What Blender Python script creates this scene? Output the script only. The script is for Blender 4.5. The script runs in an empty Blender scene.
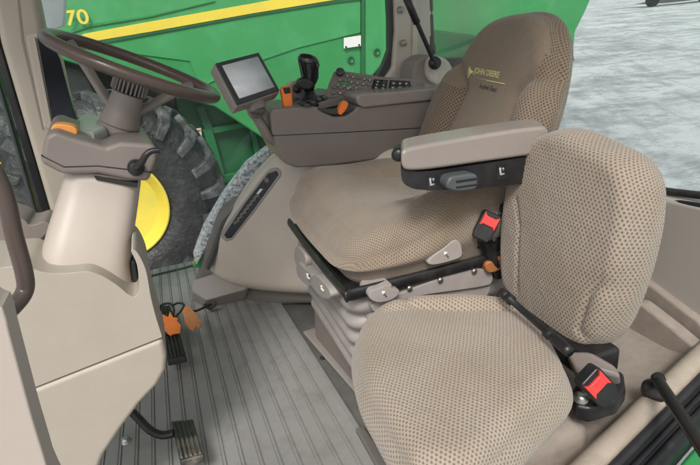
import bpy, bmesh, math, random
from mathutils import Vector, Matrix
from mathutils.bvhtree import BVHTree
random.seed(7)
S = bpy.context.scene
COL = S.collection
PI = math.pi
R = math.radians
# ------------------------------------------------------------------ camera
FPX, TH, PS, RO, HC = 540.0, R(22), R(18), R(5.7), 0.95
CF = Vector((math.sin(PS)*math.cos(TH), math.cos(PS)*math.cos(TH), -math.sin(TH)))
_r0 = Vector((math.cos(PS), -math.sin(PS), 0)); _u0 = _r0.cross(CF)
CR = _r0*math.cos(RO) - _u0*math.sin(RO)
CU = _r0*math.sin(RO) + _u0*math.cos(RO)
CC = Vector((0, 0, HC))
def ray(px, py): return CF + CR*((px-350)/FPX) - CU*((py-232.5)/FPX)
def PD(px, py, d): return CC + ray(px, py)*d
def PZ(px, py, z): r = ray(px, py); return CC + r*((z-HC)/r.z)
def PY(px, py, y): r = ray(px, py); return CC + r*(y/r.y)
def PX(px, py, x): r = ray(px, py); return CC + r*(x/r.x)
cam_d = bpy.data.cameras.new('camera'); cam = bpy.data.objects.new('camera', cam_d); COL.objects.link(cam)
cam_d.sensor_width = 36; cam_d.lens = 36*FPX/700; cam_d.clip_start = 0.02; cam_d.clip_end = 500
M = Matrix((( CR.x, CU.x, -CF.x, CC.x), (CR.y, CU.y, -CF.y, CC.y), (CR.z, CU.z, -CF.z, CC.z), (0,0,0,1)))
cam.matrix_world = M
S.camera = cam

# ------------------------------------------------------------------ materials
def mat(name, col, rough=.5, noise=0, nscale=8, bump=0, bscale=200, metal=0, spec=.5, coat=0, bdist=.001, dirt=None, dscale=3, sheen=0, trans=0, bdetail=2):
    m = bpy.data.materials.new(name); m.use_nodes = True
    n = m.node_tree.nodes; l = m.node_tree.links
    b = n['Principled BSDF']
    b.inputs['Base Color'].default_value = (*col, 1); b.inputs['Roughness'].default_value = rough
    b.inputs['Metallic'].default_value = metal
    b.inputs['Specular IOR Level'].default_value = spec
    b.inputs['Coat Weight'].default_value = coat
    b.inputs['Sheen Weight'].default_value = sheen
    tc = n.new('ShaderNodeTexCoord')
    last = None
    if noise or dirt:
        nz = n.new('ShaderNodeTexNoise'); nz.inputs['Scale'].default_value = nscale; nz.inputs['Detail'].default_value = 6
        l.new(tc.outputs['Object'], nz.inputs['Vector'])
        mr = n.new('ShaderNodeMapRange'); mr.inputs[1].default_value = .3; mr.inputs[2].default_value = .7
        mr.inputs[3].default_value = 1-noise; mr.inputs[4].default_value = 1+noise
        l.new(nz.outputs[0], mr.inputs[0])
        mx = n.new('ShaderNodeVectorMath'); mx.operation = 'SCALE'; mx.inputs[0].default_value = col
        l.new(mr.outputs[0], mx.inputs['Scale']); last = mx.outputs[0]
        rr = n.new('ShaderNodeMapRange'); rr.inputs[1].default_value = .3; rr.inputs[2].default_value = .7
        rr.inputs[3].default_value = max(0, rough-.04); rr.inputs[4].default_value = min(1, rough+.05)
        l.new(nz.outputs[0], rr.inputs[0]); l.new(rr.outputs[0], b.inputs['Roughness'])
    if dirt:
        nz2 = n.new('ShaderNodeTexNoise'); nz2.inputs['Scale'].default_value = dscale; nz2.inputs['Detail'].default_value = 9; nz2.inputs['Roughness'].default_value = .7
        l.new(tc.outputs['Object'], nz2.inputs['Vector'])
        r2 = n.new('ShaderNodeMapRange'); r2.inputs[1].default_value = .48; r2.inputs[2].default_value = .68; r2.inputs[4].default_value = dirt[1]
        l.new(nz2.outputs[0], r2.inputs[0])
        mm = n.new('ShaderNodeMix'); mm.data_type = 'RGBA'; mm.inputs[7].default_value = (*dirt[0], 1)
        l.new(r2.outputs[0], mm.inputs[0]); l.new(last, mm.inputs[6]); last = mm.outputs[2]
    if last: l.new(last, b.inputs['Base Color'])
    if bump:
        nb = n.new('ShaderNodeTexNoise'); nb.inputs['Scale'].default_value = bscale; nb.inputs['Detail'].default_value = bdetail
        l.new(tc.outputs['Object'], nb.inputs['Vector'])
        bp = n.new('ShaderNodeBump'); bp.inputs['Strength'].default_value = bump; bp.inputs['Distance'].default_value = bdist
        l.new(nb.outputs[0], bp.inputs['Height']); l.new(bp.outputs[0], b.inputs['Normal'])
    return m

def fabric(name, base, dot, su=.0092, sv=.0100, r0=.12, r1=.36, amt=.85, knit=.12, stain=(.27, .215, .15)):
    m = bpy.data.materials.new(name); m.use_nodes = True
    n = m.node_tree.nodes; l = m.node_tree.links; b = n['Principled BSDF']
    b.inputs['Roughness'].default_value = .95; b.inputs['Specular IOR Level'].default_value = .15
    b.inputs['Sheen Weight'].default_value = .25
    uv = n.new('ShaderNodeUVMap')
    wob = n.new('ShaderNodeTexNoise'); wob.inputs['Scale'].default_value = 25; l.new(uv.outputs[0], wob.inputs['Vector'])
    ws = n.new('ShaderNodeVectorMath'); ws.operation = 'SCALE'; ws.inputs['Scale'].default_value = .0035; l.new(wob.outputs[1], ws.inputs[0])
    ad = n.new('ShaderNodeVectorMath'); ad.operation = 'ADD'; l.new(uv.outputs[0], ad.inputs[0]); l.new(ws.outputs[0], ad.inputs[1])
    sc = n.new('ShaderNodeVectorMath'); sc.operation = 'DIVIDE'; sc.inputs[1].default_value = (su, sv, 1); l.new(ad.outputs[0], sc.inputs[0])
    ds = []
    for off in (0, .5):
        a = n.new('ShaderNodeVectorMath'); a.operation = 'ADD'; a.inputs[1].default_value = (off, off, 0); l.new(sc.outputs[0], a.inputs[0])
        f = n.new('ShaderNodeVectorMath'); f.operation = 'FRACTION'; l.new(a.outputs[0], f.inputs[0])
        s = n.new('ShaderNodeVectorMath'); s.operation = 'SUBTRACT'; s.inputs[1].default_value = (.5, .5, 0); l.new(f.outputs[0], s.inputs[0])
        k = n.new('ShaderNodeVectorMath'); k.operation = 'MULTIPLY'; k.inputs[1].default_value = (.9, 1.15, 0); l.new(s.outputs[0], k.inputs[0])
        le = n.new('ShaderNodeVectorMath'); le.operation = 'LENGTH'; l.new(k.outputs[0], le.inputs[0]); ds.append(le)
    mi = n.new('ShaderNodeMath'); mi.operation = 'MINIMUM'; l.new(ds[0].outputs['Value'], mi.inputs[0]); l.new(ds[1].outputs['Value'], mi.inputs[1])
    mr = n.new('ShaderNodeMapRange'); mr.interpolation_type = 'SMOOTHSTEP'; mr.inputs[1].default_value = r0; mr.inputs[2].default_value = r1
    mr.inputs[3].default_value = amt; mr.inputs[4].default_value = 0; l.new(mi.outputs[0], mr.inputs[0])
    big = n.new('ShaderNodeTexNoise'); big.inputs['Scale'].default_value = 7; big.inputs['Detail'].default_value = 5; l.new(uv.outputs[0], big.inputs['Vector'])
    bm_ = n.new('ShaderNodeMapRange'); bm_.inputs[1].default_value = .42; bm_.inputs[2].default_value = .75; bm_.inputs[4].default_value = .75; l.new(big.outputs[0], bm_.inputs[0])
    st = n.new('ShaderNodeMix'); st.data_type = 'RGBA'; st.inputs[6].default_value = (*base, 1); st.inputs[7].default_value = (*stain, 1); l.new(bm_.outputs[0], st.inputs[0])
    kn = n.new('ShaderNodeTexNoise'); kn.inputs['Scale'].default_value = 520; kn.inputs['Detail'].default_value = 2; l.new(uv.outputs[0], kn.inputs['Vector'])
    kr = n.new('ShaderNodeMapRange'); kr.inputs[1].default_value = .3; kr.inputs[2].default_value = .7; kr.inputs[3].default_value = 1-knit; kr.inputs[4].default_value = 1+knit; l.new(kn.outputs[0], kr.inputs[0])
    sk = n.new('ShaderNodeVectorMath'); sk.operation = 'SCALE'; l.new(st.outputs[2], sk.inputs[0]); l.new(kr.outputs[0], sk.inputs['Scale'])
    mx = n.new('ShaderNodeMix'); mx.data_type = 'RGBA'; mx.inputs[7].default_value = (*dot, 1); l.new(mr.outputs[0], mx.inputs[0]); l.new(sk.outputs[0], mx.inputs[6])
    l.new(mx.outputs[2], b.inputs['Base Color'])
    hs = n.new('ShaderNodeMath'); hs.operation = 'MULTIPLY_ADD'; hs.inputs[1].default_value = -1.0; l.new(mr.outputs[0], hs.inputs[0]); l.new(kn.outputs[0], hs.inputs[2])
    wr = n.new('ShaderNodeTexNoise'); wr.inputs['Scale'].default_value = 16; wr.inputs['Detail'].default_value = 3; wr.inputs['Distortion'].default_value = .8; l.new(uv.outputs[0], wr.inputs['Vector'])
    b0 = n.new('ShaderNodeBump'); b0.inputs['Strength'].default_value = .5; b0.inputs['Distance'].default_value = .010; l.new(wr.outputs[0], b0.inputs['Height'])
    bp = n.new('ShaderNodeBump'); bp.inputs['Strength'].default_value = .6; bp.inputs['Distance'].default_value = .0012; l.new(b0.outputs[0], bp.inputs['Normal'])
    l.new(hs.outputs[0], bp.inputs['Height']); l.new(bp.outputs[0], b.inputs['Normal'])
    return m

MT = {}
MT['beige'] = mat('beige_plastic', (.385, .345, .292), .5, .04, 5, .25, 900, bdist=.0006, dirt=((.30, .26, .21), .25), dscale=4)
MT['cowl'] = mat('column_plastic', (.435, .382, .335), .42, .03, 5, .2, 900, bdist=.0006, dirt=((.33, .27, .22), .2))
MT['brown'] = mat('brown_plastic', (.20, .172, .158), .46, .06, 6, .35, 700, bdist=.0007, dirt=((.22, .19, .165), .3))
MT['brown_light'] = mat('armrest_plastic', (.265, .228, .208), .26, .05, 6, .3, 700, bdist=.0006, coat=.25)
MT['wheelbrown'] = mat('wheel_leatherette', (.085, .062, .052), .28, .08, 12, .2, 500, bdist=.0005)
MT['grey'] = mat('grey_plastic', (.28, .255, .235), .5, .06, 6, .3, 700, bdist=.0007, dirt=((.2, .18, .15), .3))
MT['greydark'] = mat('dark_grey_plastic', (.16, .148, .135), .55, .08, 6, .3, 700, bdist=.0007)
MT['taupe'] = mat('taupe_plastic', (.24, .205, .185), .5, .06, 6, .3, 700, bdist=.0007)
MT['bellows'] = mat('bellows_rubber', (.34, .31, .295), .55, .08, 9, .2, 300, dirt=((.24, .21, .19), .4), dscale=12)
MT['black'] = mat('black_plastic', (.012, .012, .014), .38, .15, 20, .3, 600, bdist=.0005, dirt=((.04, .038, .035), .4), dscale=15)
MT['blacksoft'] = mat('black_rubber', (.018, .019, .021), .6, .15, 20, .3, 500, dirt=((.05, .048, .046), .4), dscale=20)
MT['blacksteel'] = mat('black_painted_steel', (.012, .012, .013), .42, .2, 20, .3, 60, dirt=((.06, .055, .05), .5), dscale=25)
MT['charcoal'] = mat('charcoal_plastic', (.045, .05, .052), .42, .1, 20, .3, 600)
MT['steel'] = mat('bare_steel', (.45, .45, .44), .35, .1, 30, metal=.9)
MT['chrome'] = mat('silver_trim', (.34, .33, .31), .3, .1, 30, metal=.4)
MT['white'] = mat('white_print', (.72, .72, .7), .6)
MT['symbol'] = mat('worn_print', (.36, .36, .36), .6, .2, 90)
MT['orange'] = mat('orange_plastic', (.85, .20, .03), .45, .08, 30, .2, 300)
MT['orangedirty'] = mat('worn_orange_plastic', (.62, .22, .07), .6, .15, 60, .4, 200, dirt=((.42, .28, .17), .8), dscale=40)
MT['orangelight'] = mat('orange_switch', (.80, .34, .08), .5, .06, 30, .2, 300)
MT['red'] = mat('red_buckle_button', (.72, .05, .05), .4, .06, 40)
MT['screen'] = mat('display_glass', (.78, .81, .85), .12, .05, 12, dirt=((.5, .53, .58), .5), dscale=9)  # sky reflection put into the pale base colour of the screen
MT['darkscreen'] = mat('dark_screen', (.008, .010, .016), .12, .1, 4)
MT['carpet'] = mat('side_carpet', (.40, .345, .285), .95, .10, 40, .8, 900, bdist=.002, spec=.1, dirt=((.24, .19, .15), .5), dscale=10)
MT['carpetdark'] = mat('shelf_carpet', (.325, .28, .245), .95, .10, 40, .8, 900, bdist=.002, spec=.1)
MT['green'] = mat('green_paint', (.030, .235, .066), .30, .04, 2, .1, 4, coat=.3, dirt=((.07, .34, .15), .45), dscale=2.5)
MT['greenhi'] = mat('highlight_green_paint', (.046, .275, .092), .34, .04, 2, .1, 4, coat=.3, dirt=((.10, .40, .18), .45), dscale=2.5)  # lighter copy of the green, highlight put into the colour
MT['greendark'] = mat('shaded_green_paint', (.012, .115, .038), .42, .12, 3, .2, 30, dirt=((.02, .08, .035), .7), dscale=5)  # darker copy of the green, shade of the underframe put into the colour
MT['yellow'] = mat('yellow_paint', (.74, .57, .06), .4, .05, 3, dirt=((.55, .48, .1), .5), dscale=6)
MT['tyre'] = mat('tyre_rubber', (.012, .012, .013), .5, .3, 6, .9, 30, bdist=.012, dirt=((.05, .052, .055), .7), dscale=6)
MT['lug'] = mat('dusted_lug_rubber', (.035, .035, .038), .5, .3, 9, .9, 30, bdist=.012, dirt=((.26, .275, .29), .7), dscale=5)
MT['gunk'] = mat('machine_black', (.012, .014, .014), .6, .3, 8)
def snow_ground():
    m = bpy.data.materials.new('snow_slush'); m.use_nodes = True
    n = m.node_tree.nodes; l = m.node_tree.links; b = n['Principled BSDF']
    tc = n.new('ShaderNodeTexCoord')
    mp = n.new('ShaderNodeMapping'); mp.inputs['Rotation'].default_value = (0, 0, R(28)); mp.inputs['Scale'].default_value = (.75, 1.05, 1)
    l.new(tc.outputs['Object'], mp.inputs[0])
    def nz(sc, d, r=.6, src=mp, dist=0):
        a = n.new('ShaderNodeTexNoise'); a.inputs['Scale'].default_value = sc; a.inputs['Detail'].default_value = d; a.inputs['Roughness'].default_value = r
        a.inputs['Distortion'].default_value = dist
        l.new(src.outputs[0], a.inputs['Vector']); return a
    a = nz(.35, 8, .68, dist=.6); c = nz(2.6, 8, .72, dist=.3); w = nz(20, 10, .8)
    s1 = n.new('ShaderNodeMath'); s1.operation = 'MULTIPLY_ADD'; s1.inputs[1].default_value = .9; l.new(a.outputs[0], s1.inputs[0])
    s2 = n.new('ShaderNodeMath'); s2.operation = 'MULTIPLY_ADD'; s2.inputs[1].default_value = .55; l.new(c.outputs[0], s2.inputs[0])
    s3 = n.new('ShaderNodeMath'); s3.operation = 'MULTIPLY'; s3.inputs[1].default_value = .42; l.new(w.outputs[0], s3.inputs[0])
    l.new(s3.outputs[0], s2.inputs[2]); l.new(s2.outputs[0], s1.inputs[2])
    dr = PZ(690, 62, -1.2)-PZ(600, 40, -1.2); ra = math.atan2(dr.y, dr.x)
    rt = n.new('ShaderNodeMapping'); rt.inputs['Rotation'].default_value = (0, 0, -ra); l.new(tc.outputs['Object'], rt.inputs[0])
    r2_ = n.new('ShaderNodeMapping'); r2_.inputs['Scale'].default_value = (.07, .55, 1); l.new(rt.outputs[0], r2_.inputs[0])
    rn = nz(1, 5, .55, src=r2_, dist=.25)
    ab = n.new('ShaderNodeMath'); ab.operation = 'SUBTRACT'; ab.inputs[1].default_value = .5; l.new(rn.outputs[0], ab.inputs[0])
    ac = n.new('ShaderNodeMath'); ac.operation = 'ABSOLUTE'; l.new(ab.outputs[0], ac.inputs[0])
    rr_ = n.new('ShaderNodeMapRange'); rr_.inputs[1].default_value = .0; rr_.inputs[2].default_value = .035; rr_.inputs[3].default_value = -.07; rr_.inputs[4].default_value = 0; l.new(ac.outputs[0], rr_.inputs[0])
    s4 = n.new('ShaderNodeMath'); s4.operation = 'ADD'; l.new(s1.outputs[0], s4.inputs[0]); l.new(rr_.outputs[0], s4.inputs[1]); s1 = s4
    cr = n.new('ShaderNodeValToRGB'); e = cr.color_ramp.elements
    e[0].position = .73; e[0].color = (.25, .262, .278, 1); e[1].position = 1.08; e[1].color = (.60, .625, .65, 1)
    e2 = cr.color_ramp.elements.new(.90); e2.color = (.43, .45, .472, 1)
    l.new(s1.outputs[0], cr.inputs[0]); l.new(cr.outputs[0], b.inputs['Base Color'])
    rr = n.new('ShaderNodeMapRange'); rr.inputs[1].default_value = .7; rr.inputs[2].default_value = .95; rr.inputs[3].default_value = .45; rr.inputs[4].default_value = .9
    l.new(s1.outputs[0], rr.inputs[0]); l.new(rr.outputs[0], b.inputs['Roughness'])
    bp = n.new('ShaderNodeBump'); bp.inputs['Strength'].default_value = .7; bp.inputs['Distance'].default_value = .12
    l.new(s1.outputs[0], bp.inputs['Height']); l.new(bp.outputs[0], b.inputs['Normal'])
    return m
MT['ground'] = snow_ground()
def speckle():
    m = bpy.data.materials.new('wet_snow_crust'); m.use_nodes = True
    n = m.node_tree.nodes; l = m.node_tree.links; b = n['Principled BSDF']; b.inputs['Roughness'].default_value = .6
    tc = n.new('ShaderNodeTexCoord'); a = n.new('ShaderNodeTexNoise'); a.inputs['Scale'].default_value = 75; a.inputs['Detail'].default_value = 5; a.inputs['Roughness'].default_value = .75
    l.new(tc.outputs['Object'], a.inputs['Vector'])
    cr = n.new('ShaderNodeValToRGB'); e = cr.color_ramp.elements
    e[0].position = .40; e[0].color = (.22, .27, .30, 1); e[1].position = .56; e[1].color = (.80, .86, .90, 1)
    l.new(a.outputs[0], cr.inputs[0]); l.new(cr.outputs[0], b.inputs['Base Color'])
    bp = n.new('ShaderNodeBump'); bp.inputs['Strength'].default_value = .8; bp.inputs['Distance'].default_value = .006
    l.new(a.outputs[0], bp.inputs['Height']); l.new(bp.outputs[0], b.inputs['Normal'])
    return m
MT['speckle'] = speckle()
def matfloor():
    m = mat('floor_mat_rubber', (.285, .282, .270), .52, .06, 7, .35, 500, dirt=((.19, .18, .165), .6), dscale=14)
    return m
MT['floor'] = matfloor()
MT['floordark'] = mat('floor_edge_rubber', (.12, .118, .11), .6, .12, 9, .3, 400, dirt=((.22, .21, .2), .4), dscale=9)
def glass():
    m = bpy.data.materials.new('window_glass'); m.use_nodes = True
    n = m.node_tree.nodes; l = m.node_tree.links; n.clear()
    o = n.new('ShaderNodeOutputMaterial'); t = n.new('ShaderNodeBsdfTransparent'); t.inputs[0].default_value = (.93, .97, .95, 1)
    g = n.new('ShaderNodeBsdfGlossy'); g.inputs['Roughness'].default_value = .02
    d = n.new('ShaderNodeBsdfDiffuse'); d.inputs[0].default_value = (.7, .75, .75, 1)
    lw = n.new('ShaderNodeLayerWeight'); lw.inputs[0].default_value = .5
    p4 = n.new('ShaderNodeMath'); p4.operation = 'POWER'; p4.inputs[1].default_value = 4; l.new(lw.outputs['Facing'], p4.inputs[0])
    fr = n.new('ShaderNodeMath'); fr.operation = 'MULTIPLY_ADD'; fr.inputs[1].default_value = .4; fr.inputs[2].default_value = .025; l.new(p4.outputs[0], fr.inputs[0])
    mx = n.new('ShaderNodeMixShader'); l.new(fr.outputs[0], mx.inputs[0]); l.new(t.outputs[0], mx.inputs[1]); l.new(g.outputs[0], mx.inputs[2])
    tc = n.new('ShaderNodeTexCoord'); nz = n.new('ShaderNodeTexNoise'); nz.inputs['Scale'].default_value = 6; nz.inputs['Detail'].default_value = 7
    l.new(tc.outputs['Object'], nz.inputs['Vector'])
    mr = n.new('ShaderNodeMapRange'); mr.inputs[1].default_value = .4; mr.inputs[2].default_value = .75; mr.inputs[3].default_value = .01; mr.inputs[4].default_value = .045; l.new(nz.outputs[0], mr.inputs[0])
    m2 = n.new('ShaderNodeMixShader'); l.new(mr.outputs[0], m2.inputs[0]); l.new(mx.outputs[0], m2.inputs[1]); l.new(d.outputs[0], m2.inputs[2])
    l.new(m2.outputs[0], o.inputs[0]); return m
MT['glass'] = glass()
FB_A = fabric('dotted_seat_cloth', (.355, .302, .250), (.13, .098, .075), su=.0066, sv=.0094, r0=.08, r1=.33, amt=.85)
FB_A2 = fabric('dotted_back_cloth', (.32, .27, .224), (.10, .075, .058), su=.0078, sv=.0118, r0=.08, r1=.30, amt=.9)
FB_B = fabric('plain_seat_cloth', (.255, .20, .155), (.15, .11, .08), su=.0052, sv=.0066, r0=.22, r1=.36, amt=.75, knit=.10, stain=(.21, .17, .115))
FB_E = fabric('dotted_base_cloth', (.30, .247, .198), (.12, .09, .066), su=.0060, sv=.0080, r0=.14, r1=.34, stain=(.19, .15, .10))
FB_C = fabric('dotted_bolster_cloth', (.225, .177, .135), (.07, .05, .035), su=.0078, sv=.0105, stain=(.16, .125, .085))
FB_D = fabric('seat_base_cloth', (.285, .238, .192), (.15, .115, .086), su=.0060, sv=.0080, amt=.55, r0=.12, r1=.34, stain=(.18, .143, .10))

# ------------------------------------------------------------------ object helpers
def setp(o, label=None, cat=None, group=None, kind=None):
    if label: o['label'] = label
    if cat: o['category'] = cat
    if group: o['group'] = group
    if kind: o['kind'] = kind
    return o
def thing(name, label, cat, loc=(0,0,0), group=None):
    o = bpy.data.objects.new(name, None); COL.objects.link(o); o.location = loc; o.empty_display_size = .05
    return setp(o, label, cat, group)
def link(name, me, m, parent=None, bevel=0, seg=3, smooth=True, wn=True, angle=R(28)):
    o = bpy.data.objects.new(name, me); COL.objects.link(o)
    if m is not None:
        for mm in (m if isinstance(m, (list, tuple)) else [m]): me.materials.append(mm)
    if smooth:
        for p in me.polygons: p.use_smooth = True
    # put the origin at the mesh's own centre, keep world placement
    vs = me.vertices
    c = Vector((0, 0, 0))
    if len(vs):
        mn = Vector([min(v.co[i] for v in vs) for i in range(3)]); mxx = Vector([max(v.co[i] for v in vs) for i in range(3)])
        c = (mn+mxx)/2
        me.transform(Matrix.Translation(-c))
    if parent is not None:
        o.parent = parent
        pw = Vector((0, 0, 0)); q = parent
        while q is not None: pw += q.location; q = q.parent
        o.location = c - pw
    else: o.location = c
    if bevel:
        bv = o.modifiers.new('bevel', 'BEVEL'); bv.width = bevel; bv.segments = seg; bv.limit_method = 'ANGLE'; bv.angle_limit = angle
        if wn: w = o.modifiers.new('wn', 'WEIGHTED_NORMAL'); w.keep_sharp = True
    return o
def slab(name, pts, off, m, parent=None, bevel=.004, seg=3):
    """closed outline pts (list of 3D points) extruded by vector off"""
    bm = bmesh.new(); off = Vector(off)
    a = [bm.verts.new(p) for p in pts]; b = [bm.verts.new(Vector(p)+off) for p in pts]
    bm.faces.new(a); bm.faces.new(b[::-1]); n = len(pts)
    for i in range(n): bm.faces.new((a[(i+1) % n], a[i], b[i], b[(i+1) % n]))
    bmesh.ops.recalc_face_normals(bm, faces=bm.faces)
    me = bpy.data.meshes.new(name); bm.to_mesh(me); bm.free()
    return link(name, me, m, parent, bevel, seg)
def catmull(pts, n=8, closed=False):
    P = [Vector(p) for p in pts]; out = []; N = len(P)
    rng = range(N) if closed else range(N-1)
    for i in rng:
        if closed: p0, p1, p2, p3 = P[(i-1) % N], P[i], P[(i+1) % N], P[(i+2) % N]
        else: p0, p1, p2, p3 = P[max(i-1, 0)], P[i], P[i+1], P[min(i+2, N-1)]
        for k in range(n):
            t = k/n
            out.append(.5*((2*p1)+(p2-p0)*t+(2*p0-5*p1+4*p2-p3)*t*t+(3*p1-p0-3*p2+p3)*t**3))
    if not closed: out.append(P[-1])
    return out
def smooth_slab(name, pts, off, m, parent=None, bevel=.004, seg=3, n=5):
    return slab(name, catmull(pts, n, True), off, m, parent, bevel, seg)
def rings_mesh(name, rings, m, parent=None, cap=True, closed=False, **k):
    bm = bmesh.new(); V = [[bm.verts.new(p) for p in r] for r in rings]; n = len(rings[0]); K = len(rings)
    for i in range(K if closed else K-1):
        A = V[i]; B = V[(i+1) % K]
        for j in range(n): bm.faces.new((A[j], A[(j+1) % n], B[(j+1) % n], B[j]))
    if cap and not closed: bm.faces.new(V[0][::-1]); bm.faces.new(V[-1])
    bmesh.ops.recalc_face_normals(bm, faces=bm.faces)
    me = bpy.data.meshes.new(name); bm.to_mesh(me); bm.free()
    return link(name, me, m, parent, **k)
def tube(name, path, r, m, parent=None, seg=14, n=6, closed=False, flat=1.0, upv=Vector((0,0,1)), smoothpath=True):
    P = catmull(path, n, closed) if smoothpath else [Vector(p) for p in path]
    N = len(P); rings = []
    for i, p in enumerate(P):
        if closed: t = (P[(i+1) % N]-P[i-1]).normalized()
        else: t = (P[min(i+1, N-1)]-P[max(i-1, 0)]).normalized()
        a = t.cross(upv)
        if a.length < 1e-4: a = t.cross(Vector((1, 0, 0)))
        a.normalize(); b = a.cross(t)
        rr = r(i/(N-1)) if callable(r) else r
        rings.append([p + a*rr*math.cos(2*PI*k/seg) + b*rr*flat*math.sin(2*PI*k/seg) for k in range(seg)])
    return rings_mesh(name, rings, m, parent, closed=closed)
def frame(z, x=None):
    z = Vector(z).normalized(); x = Vector(x) if x is not None else Vector((1, 0, 0))
    x = (x - z*x.dot(z))
    if x.length < 1e-4: x = Vector((0, 1, 0)) - z*z.y
    x.normalize(); return x, z.cross(x), z
def lathe(name, o, axis, prof, m, parent=None, seg=32, **k):
    """prof: list of (radius, height along axis)"""
    x, y, z = frame(axis); o = Vector(o)
    return rings_mesh(name, [[o + z*h + (x*math.cos(2*PI*i/seg)+y*math.sin(2*PI*i/seg))*max(r, 1e-4) for i in range(seg)] for r, h in prof], m, parent, **k)
def box(name, c, size, m, parent=None, X=(1,0,0), Zv=(0,0,1), bevel=.003, seg=2):
    x, y, z = frame(Zv, X); c = Vector(c); a, b, h = [s/2 for s in size]
    pts = [c - z*h + x*sx*a + y*sy*b for sx, sy in ((-1,-1),(1,-1),(1,1),(-1,1))]
    return slab(name, pts, z*2*h, m, parent, bevel, seg)
def boxes(name, specs, m, parent=None, bevel=.002, seg=2):
    bm = bmesh.new()
    for c, size, X, Zv in specs:
        x, y, z = frame(Zv, X); c = Vector(c); a, b, h = [s/2 for s in size]
        v = [bm.verts.new(c + x*sx*a + y*sy*b + z*sz*h) for sz in (-1, 1) for sx, sy in ((-1,-1),(1,-1),(1,1),(-1,1))]
        for f in ((3,2,1,0), (4,5,6,7), (0,1,5,4), (1,2,6,5), (2,3,7,6), (3,0,4,7)): bm.faces.new([v[i] for i in f])
    bmesh.ops.recalc_face_normals(bm, faces=bm.faces)
    me = bpy.data.meshes.new(name); bm.to_mesh(me); bm.free()
    return link(name, me, m, parent, bevel, seg)
def pad(name, outline, thick, er, m, O=(0,0,0), ax=(1,0,0), ay=(0,1,0), hf=None, parent=None, rings=46, sub=10, er2=None, mfun=None, center=None, bulge=0.012, flow=None):
    """upholstered pad: outline 2D (local), top surface at height hf(u,v), rounded rim, flat back at -thick"""
    ax = Vector(ax).normalized(); ay = Vector(ay).normalized(); az = ax.cross(ay); O = Vector(O)
    ol = [Vector((p.x, p.y)) for p in catmull([(a, b, 0) for a, b in outline], sub, True)]
    area = sum(ol[i-1].x*ol[i].y-ol[i].x*ol[i-1].y for i in range(len(ol)))
    if area < 0: ol.reverse()
    N = len(ol); nr = []
    for i in range(N):
        t = (ol[(i+1) % N]-ol[i-1]); nr.append(Vector((t.y, -t.x)).normalized())
    for _ in range(10): nr = [(nr[i-1]+nr[i]*2+nr[(i+1) % N]).normalized() for i in range(N)]
    c = Vector(center) if center else sum(ol, Vector((0, 0)))/N
    er2 = er2 or er
    inner = [ol[i]-nr[i]*er for i in range(N)]
    for _ in range(6): inner = [(inner[i-1]+inner[i]*2+inner[(i+1) % N])/4 for i in range(N)]
    hf = hf or (lambda u, v: 0)
    V = []; UV = []
    def T(u, v, w):
        p = O + ax*u + ay*v + az*w
        return flow(p) if flow else p
    V.append([T(c.x, c.y, hf(c.x, c.y))]); UV.append([(c.x, c.y)])
    for k in range(1, rings+1):
        s = k/rings; row = []; uv = []
        for i in range(N):
            q = c + (inner[i]-c)*s
            row.append(T(q.x, q.y, hf(q.x, q.y))); uv.append((q.x, q.y))
        V.append(row); UV.append(uv)
    K = 9
    for k in range(1, K+1):
        a = PI/2*k/K; row = []; uv = []
        for i in range(N):
            q = inner[i] + (ol[i]-inner[i])*math.sin(a)
            h0 = hf(inner[i].x, inner[i].y)
            row.append(T(q.x, q.y, h0 - er*(1-math.cos(a))))
            qq = inner[i] + nr[i]*er*a; uv.append((qq.x, qq.y))
        V.append(row); UV.append(uv)
    K2 = 8; base = er*PI/2
    for k in range(1, K2+1):
        s = k/K2; row = []; uv = []
        for i in range(N):
            h0 = hf(inner[i].x, inner[i].y) - er
            hb = -thick + er2*.5
            w = h0 + (hb-h0)*s
            q = ol[i] + nr[i]*bulge*math.sin(PI*s)
            row.append(T(q.x, q.y, w)); qq = inner[i]+nr[i]*(base + abs(h0-hb)*s); uv.append((qq.x, qq.y))
        V.append(row); UV.append(uv)
    for k in range(1, 5):
        a = PI/2*k/4; row = []; uv = []
        for i in range(N):
            q = ol[i] - nr[i]*er2*.5*(1-math.cos(a)); row.append(T(q.x, q.y, -thick+er2*.5 - er2*.5*math.sin(a))); q0 = UV[-1][i]; uv.append((q0[0]+nr[i].x*er2*.5*PI/8, q0[1]+nr[i].y*er2*.5*PI/8))
        V.append(row); UV.append(uv)
    bm = bmesh.new(); ul = bm.loops.layers.uv.new('UVMap')
    BV = [[bm.verts.new(p) for p in r] for r in V]
    def face(vs, us, mi=0):
        f = bm.faces.new(vs)
        for lp, u in zip(f.loops, us): lp[ul].uv = u
        f.material_index = mi
    for i in range(N):
        j = (i+1) % N
        cu = UV[1][i]
        face((BV[0][0], BV[1][i], BV[1][j]), (UV[0][0], UV[1][i], UV[1][j]), mfun(cu[0], cu[1], 0) if mfun else 0)
    for k in range(1, len(V)-1):
        for i in range(N):
            j = (i+1) % N; cu = UV[k][i]
            face((BV[k][i], BV[k+1][i], BV[k+1][j], BV[k][j]), (UV[k][i], UV[k+1][i], UV[k+1][j], UV[k][j]), mfun(cu[0], cu[1], k/len(V)) if mfun else 0)
    bm.faces.new(BV[-1])
    bmesh.ops.recalc_face_normals(bm, faces=bm.faces)
    me = bpy.data.meshes.new(name); bm.to_mesh(me)
    bvh = BVHTree.FromBMesh(bm); bm.free()
    o = link(name, me, m, parent)
    o_b = bvh
    return o, o_b
def sstep(a, b, x):
    t = max(0, min(1, (x-a)/(b-a))); return t*t*(3-2*t)
def gauss(x, s): return math.exp(-(x/s)**2)
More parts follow.
